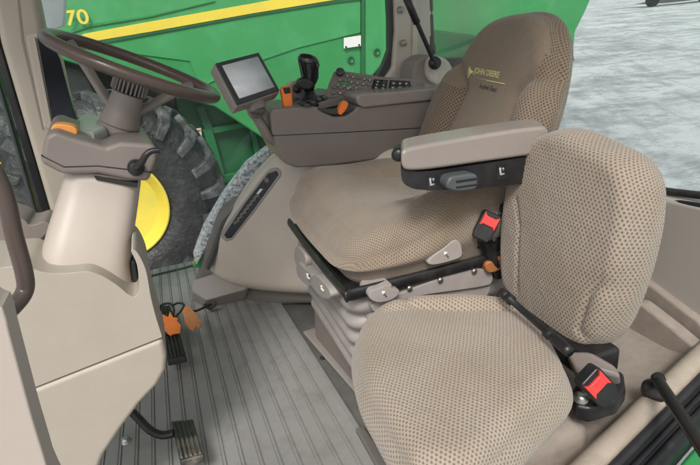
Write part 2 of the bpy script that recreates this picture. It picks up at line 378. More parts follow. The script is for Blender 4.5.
def seg_dist(p, pts):
    best = 9
    for a, b in zip(pts[:-1], pts[1:]):
        a = Vector(a); b = Vector(b); d = b-a; t = max(0, min(1, (p-a).dot(d)/d.length_squared)); best = min(best, (a+d*t-p).length)
    return best
def text_mesh(txt, size, bold=0):
    cu = bpy.data.curves.new('t', 'FONT'); cu.body = txt; cu.size = size; cu.offset = bold; cu.align_x = 'LEFT'; cu.resolution_u = 3
    o = bpy.data.objects.new('t', cu); COL.objects.link(o); bpy.context.view_layer.update()
    dg = bpy.context.evaluated_depsgraph_get(); me = bpy.data.meshes.new_from_object(o.evaluated_get(dg))
    bpy.data.objects.remove(o); return me
def write(name, txt, size, O, ax, ay, m, parent=None, bold=0, bvh=None, thick=.0008, shear=0, xs=1.0):
    me = text_mesh(txt, size, bold); ax = Vector(ax).normalized(); ay = Vector(ay).normalized(); az = ax.cross(ay).normalized(); O = Vector(O)
    bm = bmesh.new(); bm.from_mesh(me)
    bmesh.ops.subdivide_edges(bm, edges=bm.edges, cuts=1)
    for v in bm.verts:
        p = O + ax*(v.co.x*xs+shear*v.co.y) + ay*v.co.y
        if bvh:
            h = bvh.ray_cast(p + az*.06, -az)
            if h[0] is not None: p = h[0]
        v.co = p + az*thick
    me2 = bpy.data.meshes.new(name); bm.to_mesh(me2); bm.free()
    return link(name, me2, m, parent, smooth=False)

# ------------------------------------------------------------------ setting: ground
GZ = -1.2
bm = bmesh.new()
xs = [-60+i*4 for i in range(61)]; 
g = [[bm.verts.new((x, y, GZ + random.uniform(-.015, .015))) for x in xs] for y in [-20+j*4 for j in range(56)]]
for a, b in zip(g[:-1], g[1:]):
    for i in range(len(xs)-1): bm.faces.new((a[i], a[i+1], b[i+1], b[i]))
me = bpy.data.meshes.new('ground'); bm.to_mesh(me); bm.free()
setp(link('ground', me, MT['ground']), kind='structure', label='snowy slush covered yard ground with frozen ruts')

# ------------------------------------------------------------------ cab floor and ribbed mat
def floor():
    xa, xb, ya, yb = -.62, .78, .35, 2.32
    slab('floor', [(xa, ya, -.004), (xb, ya, -.004), (xb, yb-.1, -.004), (xa, yb, -.004)], (0, 0, -.04), MT['floordark'], bevel=.004).__setitem__('kind', 'structure')
    # grooves: measured fan of ribs running across the cab
    L0, L1 = PZ(188, 339, 0), PZ(208, 465, 0)
    R0_, R1 = PZ(269.8, 306.3, 0), PZ(360.3, 465, 0)
    def line(a, b):
        d = (b-a); return lambda y: a.x + d.x*(y-a.y)/d.y
    fl, fr = line(L0, L1), line(R0_, R1)
    n_between = 8.0
    bm = bmesh.new(); ys = [.55 + i*.07 for i in range(26)]
    prof = [(-.5, 0), (-.16, 0), (-.13, -.0022), (-.06, -.0022), (-.03, .0016), (.03, .0016), (.05, -.0024), (.09, -.0024), (.12, 0)]
    rows = []
    for y in ys:
        row = []
        for k in range(-7, 10):
            for (t, h) in prof:
                kk = k + t; x = fl(y) + (fr(y)-fl(y))*kk/n_between
                x = max(-.6, min(x, .42)); row.append(bm.verts.new((x, y, .006+h)))
        rows.append(row)
    for a, b in zip(rows[:-1], rows[1:]):
        for i in range(len(a)-1):
            if (a[i].co-a[i+1].co).length > 1e-5 or (b[i].co-b[i+1].co).length > 1e-5: bm.faces.new((a[i], a[i+1], b[i+1], b[i]))
    bmesh.ops.remove_doubles(bm, verts=bm.verts, dist=1e-6)
    me = bpy.data.meshes.new('floor_mat'); bm.to_mesh(me); bm.free()
    setp(link('floor_mat', me, MT['floor'], smooth=False), 'ribbed grey rubber mat covering the cab floor between pedals and seat', 'floor mat')
floor()

# ------------------------------------------------------------------ far right fender trim, base moulding, outer fender
def Yp(pts, y): return [PY(a, b, y) for a, b in pts]
def pad_px(name, px, A, d, thick, er, m, parent=None, hf=None, **k):
    """pad on the vertical plane through A with horizontal direction d; rim traced on that plane"""
    A = Vector(A); d = Vector((d[0], d[1], 0)).normalized(); up_ = Vector((0, 0, 1)); nn = d.cross(up_)
    P = []
    for a, b in px:
        r = ray(a, b); P.append(CC + r*((A-CC).dot(nn)/r.dot(nn)))
    pts = [((p-A).dot(d), (p-A).dot(up_)) for p in P]
    return pad(name, pts, thick, er, m, O=A+nn*er, ax=d, ay=up_, hf=hf, parent=parent, rings=24, sub=6, **k)
SL0, SL1 = PZ(200, 292, 0), PZ(305, 303, 0); SLD = (SL1-SL0)
ft = thing('wheel_arch_cover', 'rounded beige wheel arch cover with a slanted dark switch panel', 'wheel arch trim', (.3, 1.75, 0))
ARCH, arch_bvh = pad_px('arch_shell', [(345, 155), (292, 150), (276, 155), (252, 180), (232, 212), (217, 240), (212, 262), (222, 275), (250, 286), (300, 291), (350, 292), (400, 290), (420, 200), (400, 150)], SL0+Vector((0, -.04, 0)), SLD, .12, .055, mat('lit_arch_plastic', (.54, .48, .42), .45, .04, 5, .2, 700, dirt=((.4, .35, .3), .2)), ft)  # cowl plastic made lighter to stand in for window light
pad_px('arch_plinth', [(300, 180), (228, 205), (212, 232), (203, 258), (197, 285), (215, 301), (262, 305), (305, 302), (360, 304), (420, 304), (420, 200), (360, 180)], SL0, SLD, .10, .03, MT['greydark'], ft)
vp = [(276, 168), (281, 171), (281, 176), (256, 210), (232, 240), (226, 242), (221, 238), (221, 232), (243, 202), (266, 172), (270, 169)]
SPA = SL0+Vector((0, -.115, 0)); SPN = SLD.normalized().cross(Vector((0, 0, 1))); SPN = SPN if SPN.y < 0 else -SPN
def Sp(px, w=0):
    o_ = SPA+SPN*w; return [CC + ray(a, b)*((o_-CC).dot(SPN)/ray(a, b).dot(SPN)) for a, b in px]
slab('switch_bezel', Sp(vp), -SPN*.06, mat('bezel_silver', (.30, .285, .26), .35, .04, 30), ft, .003)
def shrink(px, s):
    cx = sum(p[0] for p in px)/len(px); cy = sum(p[1] for p in px)/len(px)
    return [(cx+(a-cx)*s[0]-(b-cy)*s[1], cy+(b-cy)*s[0]-(a-cx)*s[1]) for a, b in px]
slab('switch_face', Sp([(276, 171), (278, 175), (254, 208.5), (231, 238), (226.5, 238.5), (224, 235), (245, 203), (267.5, 174)], .003), -SPN*.01, MT['darkscreen'], ft, .001)
for i in range(7):
    t = .18 + i*.075
    px, py = 228+(272-228)*t, 232+(176-232)*t
    slab('switch', Sp([(px-3, py+1), (px+2.5, py-3), (px+4, py-1), (px-1.5, py+3)], .007), -SPN*.004, MT['greydark'], ft, .0008, 1)
lathe('socket', Sp([(267, 180)], .003)[0], SPN, [(.001, .001), (.006, .001), (.009, .003), (.009, 0)], MT['greydark'], ft)
slab('status_light', Sp([(256, 194), (260, 189), (263, 189), (259, 194)], .006), -SPN*.003, MT['white'], ft, .0005, 1)
of = thing('rear_fender', 'green outer rear fender arch with a crust of wet snow', 'fender', (.3, 1.95, .3))
outer = [(300, 120), (275, 146), (250, 166), (227, 196), (208, 230), (197, 258)]
inner = [(200, 268), (207, 262), (222, 232), (243, 200), (268, 165), (300, 135)]
slab('fender_panel', Yp(outer+[(193, 268)]+inner, 1.93), (0, .05, 0), MT['green'], of, .006)
a_ = Yp(outer, 1.925)
sn = []
out2 = [(300, 117), (274, 144), (248, 164), (225, 194), (205, 228), (194, 258), (197, 266)]
in2 = [(203, 255), (215, 232), (236, 200), (262, 166), (300, 126)]
slab('snow_crust', Yp(out2+in2, 1.915), (0, .06, .0), MT['speckle'], of, .008)
slab('window_seal', Yp([(300, 128), (270, 160), (245, 192), (223, 226), (209, 262), (206, 270), (210, 270), (216, 256), (228, 226), (250, 194), (276, 158), (300, 135)], 1.80), (0, .04, 0), MT['charcoal'], of, .003)
# grey duct box on the floor by the plinth
fb = thing('floor_duct_box', 'wedge shaped grey plastic duct box on the floor by the arch', 'duct box', (.1, 1.75, 0))
def hull_box(name, top, bot, m, parent, bevel=.006, seg=3):
    bm = bmesh.new(); A = [bm.verts.new(p) for p in top]; B = [bm.verts.new(p) for p in bot]; n = len(top)
    bm.faces.new(A); bm.faces.new(B[::-1])
    for i in range(n): bm.faces.new((A[(i+1) % n], A[i], B[i], B[(i+1) % n]))
    bmesh.ops.recalc_face_normals(bm, faces=bm.faces)
    me = bpy.data.meshes.new(name); bm.to_mesh(me); bm.free(); return link(name, me, m, parent, bevel, seg)
hull_box('duct_cover', [PZ(192, 280, .10), PZ(214, 273, .12), PZ(252, 283, .09), PZ(247, 289, .075), PZ(206, 300, .06), PZ(192, 291, .07)],
         [PZ(190, 290, .0), PZ(213, 288, .0), PZ(250, 292, .0), PZ(245, 301, .0), PZ(206, 309, .0), PZ(192, 301, .0)], MT['grey'], fb, .008)
tube('hinge_pin', [PZ(205, 305, .03), PZ(210, 308, .035), PZ(216, 303, .05)], .006, MT['blacksoft'], fb)

# ------------------------------------------------------------------ right armrest console
CY = 1.42
cs = thing('control_console', 'long brown armrest console right of the large seat with joystick and keypads', 'control console', (.5, 1.5, .5))
body = [(270, 113), (273, 109), (300, 107), (317, 107), (324, 112), (334, 117), (346, 116), (354, 111), (358, 106), (400, 103), (450, 99), (455, 150), (425, 153), (380, 159), (330, 166), (296, 168), (284, 163), (277, 150), (272, 130)]
slab('console_body', Yp(body, CY), (0, .20, 0), MT['brown'], cs, .008, 4)
slab('body_seam', Yp([(272, 135.4), (356, 131.4), (430, 127), (430, 127.8), (356, 132.2), (272, 136.2)], CY-.0005), (0, .004, 0), MT['gunk'], cs, 0)
padpx = [(356, 99), (358, 95), (366, 93.5), (400, 91.5), (450, 87), (455, 98), (400, 104), (364, 108), (358, 105)]
slab('armrest_pad', Yp(padpx, CY-.012), (0, .155, 0), MT['brown_light'], cs, .010, 5)
# top tray
def topquad(name, px, z, th, m, parent, bevel=.003): return slab(name, [PZ(a, b, z) for a, b in px], (0, 0, -th), m, parent, bevel)
topquad('top_plate', [(277, 107), (285, 101), (297, 95), (318, 88), (338, 90), (340, 98), (322, 102), (300, 105)], .731, .02, MT['greydark'], cs)
# levers tray on the top
for i, (a, b) in enumerate([(303, 103), (309, 100.5), (315, 98), (321, 96)]):
    q = PZ(a, b, .738); box('rocker_switch', q, (.018, .03, .008), MT['black'], cs, X=(1, -.1, 0), bevel=.002)
    box('rocker_switch', q+Vector((0, -.035, -.001)), (.014, .018, .007), MT['charcoal'], cs, bevel=.002)
# paddle switch (orange lever with black cap) and throttle tag
pl = PY(286.5, 107, CY+.03)
o = slab('orange_lever', Yp([(281, 90), (283, 87), (288, 86), (292, 88), (293, 106), (289, 109), (284, 107)], CY+.03), (0, .022, 0), MT['orange'], cs, .004)
slab('lever_cap', Yp([(283, 88), (290, 87), (291, 93), (285, 94)], CY+.027), (0, .004, 0), MT['black'], cs, .001, 1)
smooth_slab('throttle_lever', Yp([(345, 101), (348.5, 104), (346, 110), (341, 115), (338.5, 112), (341, 105)], CY-.012), (0, .02, 0), MT['orange'], cs, .003)
smooth_slab('throttle_slot', Yp([(318, 108.5), (330, 110), (340, 109), (350, 105), (353, 107), (346, 112), (334, 114), (324, 112)], CY-.004), (0, .03, 0), MT['charcoal'], cs, .003)
# left pod with round knob behind the joystick
smooth_slab('knob_pod', Yp([(288, 95), (290, 85), (297, 81), (305, 84), (307, 95), (300, 99)], 1.56), (0, .05, 0), MT['brown_light'], cs, .006)
lathe('round_knob', PY(297, 89, 1.555), (0, -1, .3), [(.012, 0), (.012, .008), (.008, .012), (.001, .012)], MT['black'], cs, bevel=0)
# keypads
def bil(q, u, v): return q[0]*(1-u)*(1-v)+q[1]*u*(1-v)+q[2]*u*v+q[3]*(1-u)*v
kp = [(326, 104), (327, 90), (332, 76), (339, 70.5), (380, 76), (412, 79), (416, 86), (414, 93), (380, 95), (356, 99), (345, 106)]
def kplane(px, py, lift=0):
    # tilted plane: lower edge y=1.56 z=.735, upper edge further and higher
    O_ = Vector((.5, 1.53, .742)); nrm = Vector((-.05, -.75, .66)).normalized(); O_ = O_ + nrm*lift
    r = ray(px, py); return CC + r*((O_-CC).dot(nrm)/r.dot(nrm)), nrm
slab('keypad_panel', [kplane(a, b)[0] for a, b in catmull([(a, b, 0) for a, b in kp], 3, True) and [(p.x, p.y) for p in catmull([(a, b, 0) for a, b in kp], 3, True)]], -kplane(0, 0)[1]*.03, MT['brown'], cs, .004)
def keys(quad, nu, nv, sz, m, skip=()):
    for i in range(nu):
        for j in range(nv):
            if (i, j) in skip: continue
            u, v = (i+.5)/nu, (j+.5)/nv
            px = bil([Vector(p) for p in quad], u, v)
            p, nn = kplane(px.x, px.y, .002)
            box('button', p, (sz[0], sz[1], .005), m, cs, X=(1, 0, 0), Zv=nn, bevel=.0015)
            p2, _ = kplane(px.x, px.y, .0053)
            if random.random() < .8: box('button_mark', p2, (sz[0]*.35, sz[1]*.3, .0006), MT['white'], cs, X=(1, random.uniform(-.6, .6), 0), Zv=nn, bevel=0)
keys([(329, 101), (349, 101), (352, 86), (331, 84)], 3, 3, (.015, .012), MT['greydark'])
keys([(334, 87), (371, 93), (373, 78), (340, 72)], 6, 3, (.012, .010), MT['greydark'])
slab('dark_keypad', [kplane(a, b, .003)[0] for a, b in [(371, 90), (374, 79), (388, 80), (386, 91)]], -kplane(0, 0)[1]*.004, MT['black'], cs, .001)
slab('dark_keypad', [kplane(a, b, .003)[0] for a, b in [(388, 91), (390, 80), (410, 81), (412, 90)]], -kplane(0, 0)[1]*.004, MT['black'], cs, .001)
keys([(372, 89), (386, 90), (388, 81), (375, 80)], 2, 3, (.012, .010), MT['charcoal'])
keys([(389, 90), (411, 89), (409, 82), (391, 81)], 3, 2, (.016, .013), MT['charcoal'])
slab('green_mark', [kplane(a, b, .003)[0] for a, b in [(338, 81), (351, 83), (351, 85), (338, 83)]], -kplane(0, 0)[1]*.002, MT['greenhi'], cs, 0)
lathe('dial', kplane(340, 73, .002)[0], kplane(0, 0)[1], [(.013, 0), (.013, .008), (.01, .011), (.001, .011)], MT['charcoal'], cs)

# joystick
js = bpy.data.objects.new('joystick', None); COL.objects.link(js); js.location = PY(309, 104, 1.50)-cs.location; js.parent = cs
def oval(px, py, y, rx, ry, ax=Vector((1, 0, .0)), tilt=0):
    c = PY(px, py, y)
    return [c + Vector((math.cos(t)*rx, math.sin(t)*ry, math.cos(t)*rx*tilt)) for t in [2*PI*i/24 for i in range(24)]]
rings_mesh('boot', [oval(309, 105, 1.5, .045, .045), oval(309, 102, 1.5, .044, .044), oval(309, 100, 1.5, .034, .034), oval(309, 98, 1.5, .03, .03), oval(309, 96, 1.5, .02, .022), oval(309, 91, 1.5, .016, .018)], MT['black'], js)
rings_mesh('grip', [oval(309, 92, 1.5, .013, .016), oval(309, 86, 1.5, .017, .02), oval(309, 78, 1.5, .021, .023), oval(309, 70, 1.5, .025, .026, tilt=-.1), oval(309, 64, 1.5, .029, .028, tilt=-.2), oval(308, 59, 1.5, .028, .027, tilt=-.25), oval(308, 55.5, 1.5, .022, .022, tilt=-.3), oval(308, 54, 1.5, .012, .012, tilt=-.3), oval(308, 53.5, 1.5, .002, .002)], mat('gloss_black', (.008, .008, .009), .14, .1, 20), js)
smooth_slab('thumb_rest', Yp([(298, 84), (300, 79), (306, 78), (312, 81), (314, 86), (310, 90), (302, 89)], 1.475), (0, .03, 0), MT['black'], js, .006)
slab('side_trigger', Yp([(315, 60), (319, 63), (319, 78), (316, 85), (313, 80)], 1.49), (0, .02, 0), MT['black'], js, .004)

# monitor on its arm
D0 = 1.40
mo = thing('display_monitor', 'small square touch display with pale screen on a curved brown arm', 'monitor', PD(255, 110, D0))
du_, dv2 = .5*38.5*D0/FPX, -.5*10.4*D0/FPX
SC = [PD(222, 65, D0-du_-dv2), PD(257, 57, D0+du_-dv2), PD(275, 87, D0+du_+dv2), PD(239, 100, D0-du_+dv2)]
c3 = sum(SC, Vector())/4
u3 = (SC[1]-SC[0]+SC[2]-SC[3])/2; v3 = (SC[3]-SC[0]+SC[2]-SC[1])/2; n3 = v3.cross(u3).normalized()
if n3.dot(CF) > 0: n3 = -n3
vv = v3.normalized(); uu = u3.normalized(); W, Hh = u3.length, v3.length
def rect(c, w, h): return [c - uu*w/2 - vv*h/2, c + uu*w/2 - vv*h/2, c + uu*w/2 + vv*h/2, c - uu*w/2 + vv*h/2]
slab('monitor_case', rect(c3 - n3*.004, W*1.25, Hh*1.28), -n3*.032, MT['brown_light'], mo, .006, 3)
slab('monitor_bezel', rect(c3, W*1.2, Hh*1.22), -n3*.006, MT['charcoal'], mo, .002)
slab('screen', rect(c3 + n3*.0015, W*.99, Hh*.97), -n3*.003, MT['screen'], mo, 0)
tube('monitor_neck', [c3 + vv*Hh*.60 - n3*.03, c3 + vv*Hh*.80 - n3*.03, PD(255, 113, D0+.03), PD(262, 126, D0+.05), PD(270, 138, D0+.07), PD(285, 146, D0+.1)], lambda t: .030 - .010*sstep(0, .3, t), MT['brown'], mo, flat=.7)

# ------------------------------------------------------------------ large operator seat
os_ = thing('operator_seat', 'large worn brown cloth driver seat on a sprung black and grey base', 'seat', (.5, 1.13, 0))
# cushion: local u = +X (towards back), v = +Y (far)
cush = [(.008, .035), (-.002, .12), (.0, .36), (.03, .47), (.12, .50), (.30, .49), (.50, .47), (.53, .25), (.50, .02), (.34, -.005), (.17, -.016), (.055, -.004)]
def hcush(u, v):
    h = 0
    side = abs(v-.235)
    h += .024*sstep(.13, .22, side)*sstep(.08, .30, u) + .042*sstep(.06, .17, .235-v)*sstep(.10, .27, u)*sstep(.56, .42, u)
    h -= .012*gauss(side-.15, .018)*sstep(.14, .24, u)
    h += .018*sstep(.0, .1, u) - .02*sstep(.15, .5, u)
    h -= .034*gauss(v-.26, .12)*gauss(u-.34, .16)
    h -= .030*sstep(.09, -.02, u)
    h += .026*gauss(v-.42, .08)*gauss(u-.08, .08)
    return h
def mcush(u, v, k): return 1 if (u > .15 and v < .115 + .03*sstep(.15, .25, u)) or v < .05 or u < .045 or k > .8 else 0
cushion, _b = pad('seat_cushion', cush, .114, .050, [FB_D, FB_E], O=(.282, .900, .541), er2=.10, bulge=.018, hf=hcush, parent=os_, mfun=mcush)
# backrest: local u along +Y reversed so that normal faces -X ; use ax=-Y? normal = ax x ay must be ~ -X
tilt = R(24)
bup = Vector((math.sin(tilt), 0, math.cos(tilt)))
bo = Vector((.648, 1.14, .50))
back = [(-.21, .03), (-.232, .16), (-.222, .26), (-.165, .37), (-.10, .435), (0, .455), (.09, .445), (.15, .395), (.19, .28), (.20, .15), (.19, .03), (.0, .0)]
# ax = -Y so +u is the near side; ay = up ; ax x ay = (-Y)x(up) = -X ish
def hback(u, v):
    wc = .105 + .04*sstep(.28, .02, v)
    if v > .26: wc += .16*sstep(.26, .42, v)
    h = .030*sstep(wc, wc+.06, abs(u)) * sstep(.40, .25, v)
    h -= .010*gauss(abs(u)-wc, .010)*sstep(.41, .30, v)
    h += .018*sstep(.25, .40, v)
    h += .012*gauss(v-.1, .12)*gauss(u, .15)
    return h
def mback(u, v, k):
    if k > .80: return 1
    if u > .10 + .05*sstep(.1, .30, v) + .02*sstep(.3, .42, v): return 1
    return 1 if (u < -.105-.04*sstep(.28, .02, v) and v < .27-.0*u) else 0
backrest, bback = pad('backrest', back, .075, .035, [FB_B, FB_C], O=bo, ax=(0, -1, 0), ay=bup, hf=hback, parent=os_, mfun=mback, rings=60)
ylw = mat('yellow_embroidery', (.62, .60, .25), .8); drk = mat('dark_embroidery', (.05, .055, .04), .8)
bn = Vector((0, -1, 0)).cross(bup)
def BP(u, v, w=0): return bo + Vector((0, -1, 0))*u + bup*v + bn*w
# placed on the surface of the backrest
def on_back(px, py):
    r = ray(px, py).normalized(); h = bback.ray_cast(CC, r); return h[0] if h[0] is not None else PX(px, py, .75)
q = on_back(474, 73.0); q2 = on_back(504, 79.0)
axw = (q2-q).normalized(); ayw = bn.cross(axw).normalized()
write('embroidered_name', 'JOHN DEERE', .0190, q, axw, ayw, ylw, backrest, bold=.0005, bvh=bback)
write('embroidered_text', 'Active Seat', .0165, on_back(479, 88), axw, ayw, drk, backrest, bold=.0002, bvh=bback)
def on_slab(name, px, m, parent, th=.0012):
    pts = [on_back(a, b) + bn*.0006 for a, b in px]; return slab(name, pts, bn*th, m, parent, 0)
on_slab('embroidered_line', [(468, 76), (505, 83.8), (505, 84.6), (468, 77)], ylw, backrest)
on_slab('embroidered_emblem', [(470, 66), (471.5, 70), (474, 72), (471, 74), (469, 78), (467.5, 79), (468, 75), (465.5, 76), (468, 72), (468.5, 69)], ylw, backrest)
# suspension top plate, black steel
xa, xb, ya, yb = .275, .70, .895, 1.345
box('seat_plate', ((xa+xb)/2, (ya+yb)/2, .432), (xb-xa, yb-ya, .022), MT['blacksteel'], os_, bevel=.01, seg=3)
tube('plate_rail', [(xa-.005, yb, .445), (xa-.008, (ya+yb)/2, .445), (xa-.005, ya+.01, .445), (xa+.01, ya-.008, .445), (.48, ya-.01, .445), (.66, ya-.01, .445)], .0065, MT['blacksteel'], os_, smoothpath=True, flat=2.0)
for x in (.40, .47, .55, .62): lathe('bolt', (x, ya-.012, .428), (0, -1, 0), [(.006, 0), (.006, .004), (.001, .005)], MT['steel'], os_, seg=10)
# levers (grey paddles with white marks)
def lever(px, y, mark, name='adjust_lever'):
    o = smooth_slab(name, Yp(px, y), (0, .05, 0), MT['bellows'], os_, .005)
    c = (sum(p[0] for p in px)/len(px), sum(p[1] for p in px)/len(px)+1.5)
    m_ = slab('lever_mark', Yp([(c[0]-2.5, c[1]-3), (c[0]+1.5, c[1]-3), (c[0]+.3, c[1]-1), (c[0]+2.5, c[1]+2.5), (c[0]+1.3, c[1]+3.2), (c[0]-1, c[1]), (c[0]-2.2, c[1]+1.2)], y-.001), (0, .002, 0), MT['white'], o, 0)
lever([(371, 291), (380, 288), (391, 284), (392, 288), (399, 290), (397, 296), (388, 301), (376, 302), (369, 297)], .865, 0)
lever([(428, 263), (433, 256), (443, 249), (453, 241), (459, 241), (462, 248), (461, 257), (448, 262), (434, 265)], .865, 0)
# front control pads under the plate's front edge
def fpad(px, x): 
    o = smooth_slab('front_paddle', [PX(a, b, x) for a, b in px], (.05, 0, 0), MT['bellows'], os_, .007, 4)
    return o
fpad([(296, 246), (303, 252), (306, 262), (304, 269), (297, 266), (294, 257)], .262)
f2 = fpad([(298, 262), (304, 268), (312, 275), (314, 283), (308, 286), (299, 278), (296, 269)], .255)
f3 = fpad([(314, 274), (322, 281), (329, 290), (330, 298), (323, 298), (314, 290), (311, 282)], .250)
for (a, b, pp) in ((307, 276, f2), (321, 288, f3)):
    slab('paddle_mark', [PX(x, y, .248) for x, y in [(a-2, b-3), (a+1, b-2), (a, b), (a+2.5, b+3), (a+1.5, b+3.5), (a-1, b+1)]], (.002, 0, 0), MT['white'], pp, 0)
# bellows: folded rubber skirt
def rrect(x0, x1, y0, y1, r, z, n=8):
    pts = []
    for cx, cy, a0 in ((x1-r, y1-r, 0), (x0+r, y1-r, 90), (x0+r, y0+r, 180), (x1-r, y0+r, 270)):
        for i in range(n+1):
            a = R(a0+90*i/n); pts.append(Vector((cx+r*math.cos(a), cy+r*math.sin(a), z)))
    return pts
rings = []
zt, zb, nf = .418, .15, 5
for i in range(nf*10+1):
    t = i/(nf*10); z = zt+(zb-zt)*t
    ph = (i % 10)/10
    out = .024*math.sin(PI*ph)**.6 if ph else 0
    sh = -.004*t
    rings.append(rrect(.298-out+.03*t, .70+out, .918-out+.10*t, 1.32+out+.06*t, .045, z))
rings_mesh('bellows', rings, MT['bellows'], os_)
hull_box('pedestal', [(.338, 1.035, .20), (.70, 1.03, .20), (.70, 1.42, .20), (.325, 1.42, .20)], [(.358, 1.062, .006), (.72, 1.05, .006), (.72, 1.45, .006), (.315, 1.45, .006)], MT['taupe'], os_, .018, 4)
slab('pedestal_skirt', [(.350, 1.040, .004), (.76, 1.02, .004), (.76, 1.50, .004), (.290, 1.49, .004)], (0, 0, .012), MT['grey'], os_, .005, 3)
for k in range(4): lathe('skirt_button', Vector((.327+.002*k, 1.40-.07*k, .13-.004*k)), (-1, -.1, 0), [(.006, 0), (.006, .004), (.001, .006)], MT['black'], os_, seg=10)

# left armrest of the operator seat
AY = .80
ar = [(401, 158), (402, 152), (409, 148), (440, 142), (500, 132), (535, 127.5), (546, 128), (549, 136), (547, 150), (535, 155), (480, 163), (430, 170), (408, 171), (402, 167)]
arp = slab('armrest', catmull(Yp(ar, AY), 4, True), (.035, .075, 0), MT['brown_light'], os_, .012, 5)
arp['label'] = 'padded pinkish brown armrest with black switch underside'
ab = [(401, 165), (405, 170), (430, 171), (480, 164), (535, 155), (548, 151), (550, 165), (546, 181), (520, 184), (470, 189), (425, 190), (409, 187), (402, 180)]
slab('armrest_base', catmull(Yp(ab, AY+.008), 3, True), (.028, .06, 0), MT['black'], arp, .006, 3)
# knob
kr = []
for i, (t, r) in enumerate([(0, .001), (0, .010), (.004, .0125), (.03, .0125), (.034, .010), (.036, .001)]):
    pass
knob = smooth_slab('tilt_knob', Yp([(448, 181), (452, 177), (462, 175), (474, 174), (478, 177), (478, 186), (474, 190), (460, 192), (450, 190), (447, 186)], AY-.018), (0, .03, 0), mat('knob_rubber', (.07, .08, .085), .45, .1, 30), arp, .005, 4)
slab('knob_ridge', Yp([(456, 181), (477, 178), (477, 180), (457, 183)], AY-.0195), (0, .004, 0), MT['black'], arp, .0005, 1)
slab('knob_ridge', Yp([(456, 187), (477, 184), (477, 185.5), (457, 188.5)], AY-.0195), (0, .004, 0), MT['black'], arp, .0005, 1)
for a, b in ((432, 183), (502, 172.5)):
    st = slab('symbol_plate', Yp([(a-5, b-8), (a+5.5, b-9), (a+5.5, b+7), (a-5, b+8)], AY+.0065), (0, .004, 0), MT['black'], arp, .0008, 1)
    slab('seat_symbol', Yp([(a-2.5, b-4.5), (a-.8, b-5), (a-.5, b+1), (a+2.5, b+.6), (a+2.5, b+2.4), (a-2, b+3)], AY+.0055), (0, .003, 0), MT['symbol'], arp, 0)
    slab('arrow_symbol', Yp([(a+1.5, b-5), (a+3, b-3), (a+2, b-3), (a+2, b-1.5), (a+1.2, b-1.5), (a+1.2, b-3), (a+.2, b-3)], AY+.0055), (0, .003, 0), MT['symbol'], arp, 0)
lathe('pivot_cap', PY(400, 151, .92), (-.6, -1, 0), [(.013, 0), (.013, .03), (.009, .036), (.001, .036)], MT['black'], os_)

# buckle of the operator seat
def buckle(name, label, c, up, nrm, s=1.0, parent_group='seat belt buckles with red release buttons'):
    up = Vector(up).normalized(); nrm = (Vector(nrm)-up*Vector(nrm).dot(up)).normalized(); x = up.cross(nrm)
    t = thing(name, label, 'seat belt buckle', c, group=parent_group); c = Vector(c)
    def rp(w, h, d, k=1): return [c + x*a*w + up*b*h + nrm*d for a, b in ((-.5, -.5), (.5, -.5), (.5, .38), (.38, .5), (-.38, .5), (-.5, .38))]
    slab('buckle_body', [c + x*a*.040*s + up*b*.062*s - nrm*.012*s for a, b in ((-.42, -.5), (.42, -.5), (.5, -.3), (.5, .42), (.4, .5), (-.4, .5), (-.5, .42), (-.5, -.3))], nrm*.022*s, MT['black'], t, .004*s, 3)
    slab('release_button', [c + x*a*.033*s + up*(b*.030+.012)*s + nrm*.009*s for a, b in ((-.5, -.5), (-.35, -.3), (.35, -.3), (.5, -.5), (.5, .5), (.3, .3), (-.3, .3), (-.5, .5))], nrm*.005*s, MT['red'], t, .001*s, 2)
    return t, up, nrm, x
ob, bu, bnm, bx = buckle('seat_belt_buckle', 'black buckle with red button beside the large seat under its armrest', PY(486, 226, .86), (.55, 0, .85), (-.35, -1, .35), .95)
slab('buckle_strap', Yp([(492, 222), (503, 206), (516, 196), (522, 200), (512, 222), (506, 252), (492, 256), (478, 248), (480, 236)], .885), (0, .012, 0), MT['blacksteel'], ob, .003)
tube('buckle_stalk', [PY(480, 236, .88), PY(494, 262, .88), PY(498, 275, .89)], .012, MT['blacksteel'], ob)
for a, b in ((489, 247), (500, 214), (494, 240)): lathe('rivet', PY(a, b, .883), (0, -1, 0), [(.005, 0), (.005, .003), (.001, .004)], MT['charcoal'], ob, seg=12)
# orange tag and black bits between the seats
smooth_slab('orange_knob', Yp([(486, 265), (494, 260), (505, 257), (508, 262), (500, 270), (489, 273)], .87), (0, .03, 0), mat('dull_orange', (.42, .15, .045), .6, .2, 40, dirt=((.2, .1, .05), .6), dscale=30), os_, .006)
gs = os_
smooth_slab('skirt_fold', Yp([(372, 306), (385, 300), (430, 282), (470, 269), (490, 272), (492, 282), (480, 287), (420, 296), (390, 306), (376, 312)], .885), (0, .06, 0), MT['bellows'], gs, .010, 4)
smooth_slab('skirt_fold', Yp([(374, 318), (405, 303), (450, 290), (485, 284), (491, 290), (480, 300), (430, 306), (395, 318), (376, 328)], .895), (0, .06, 0), MT['bellows'], gs, .010, 4)

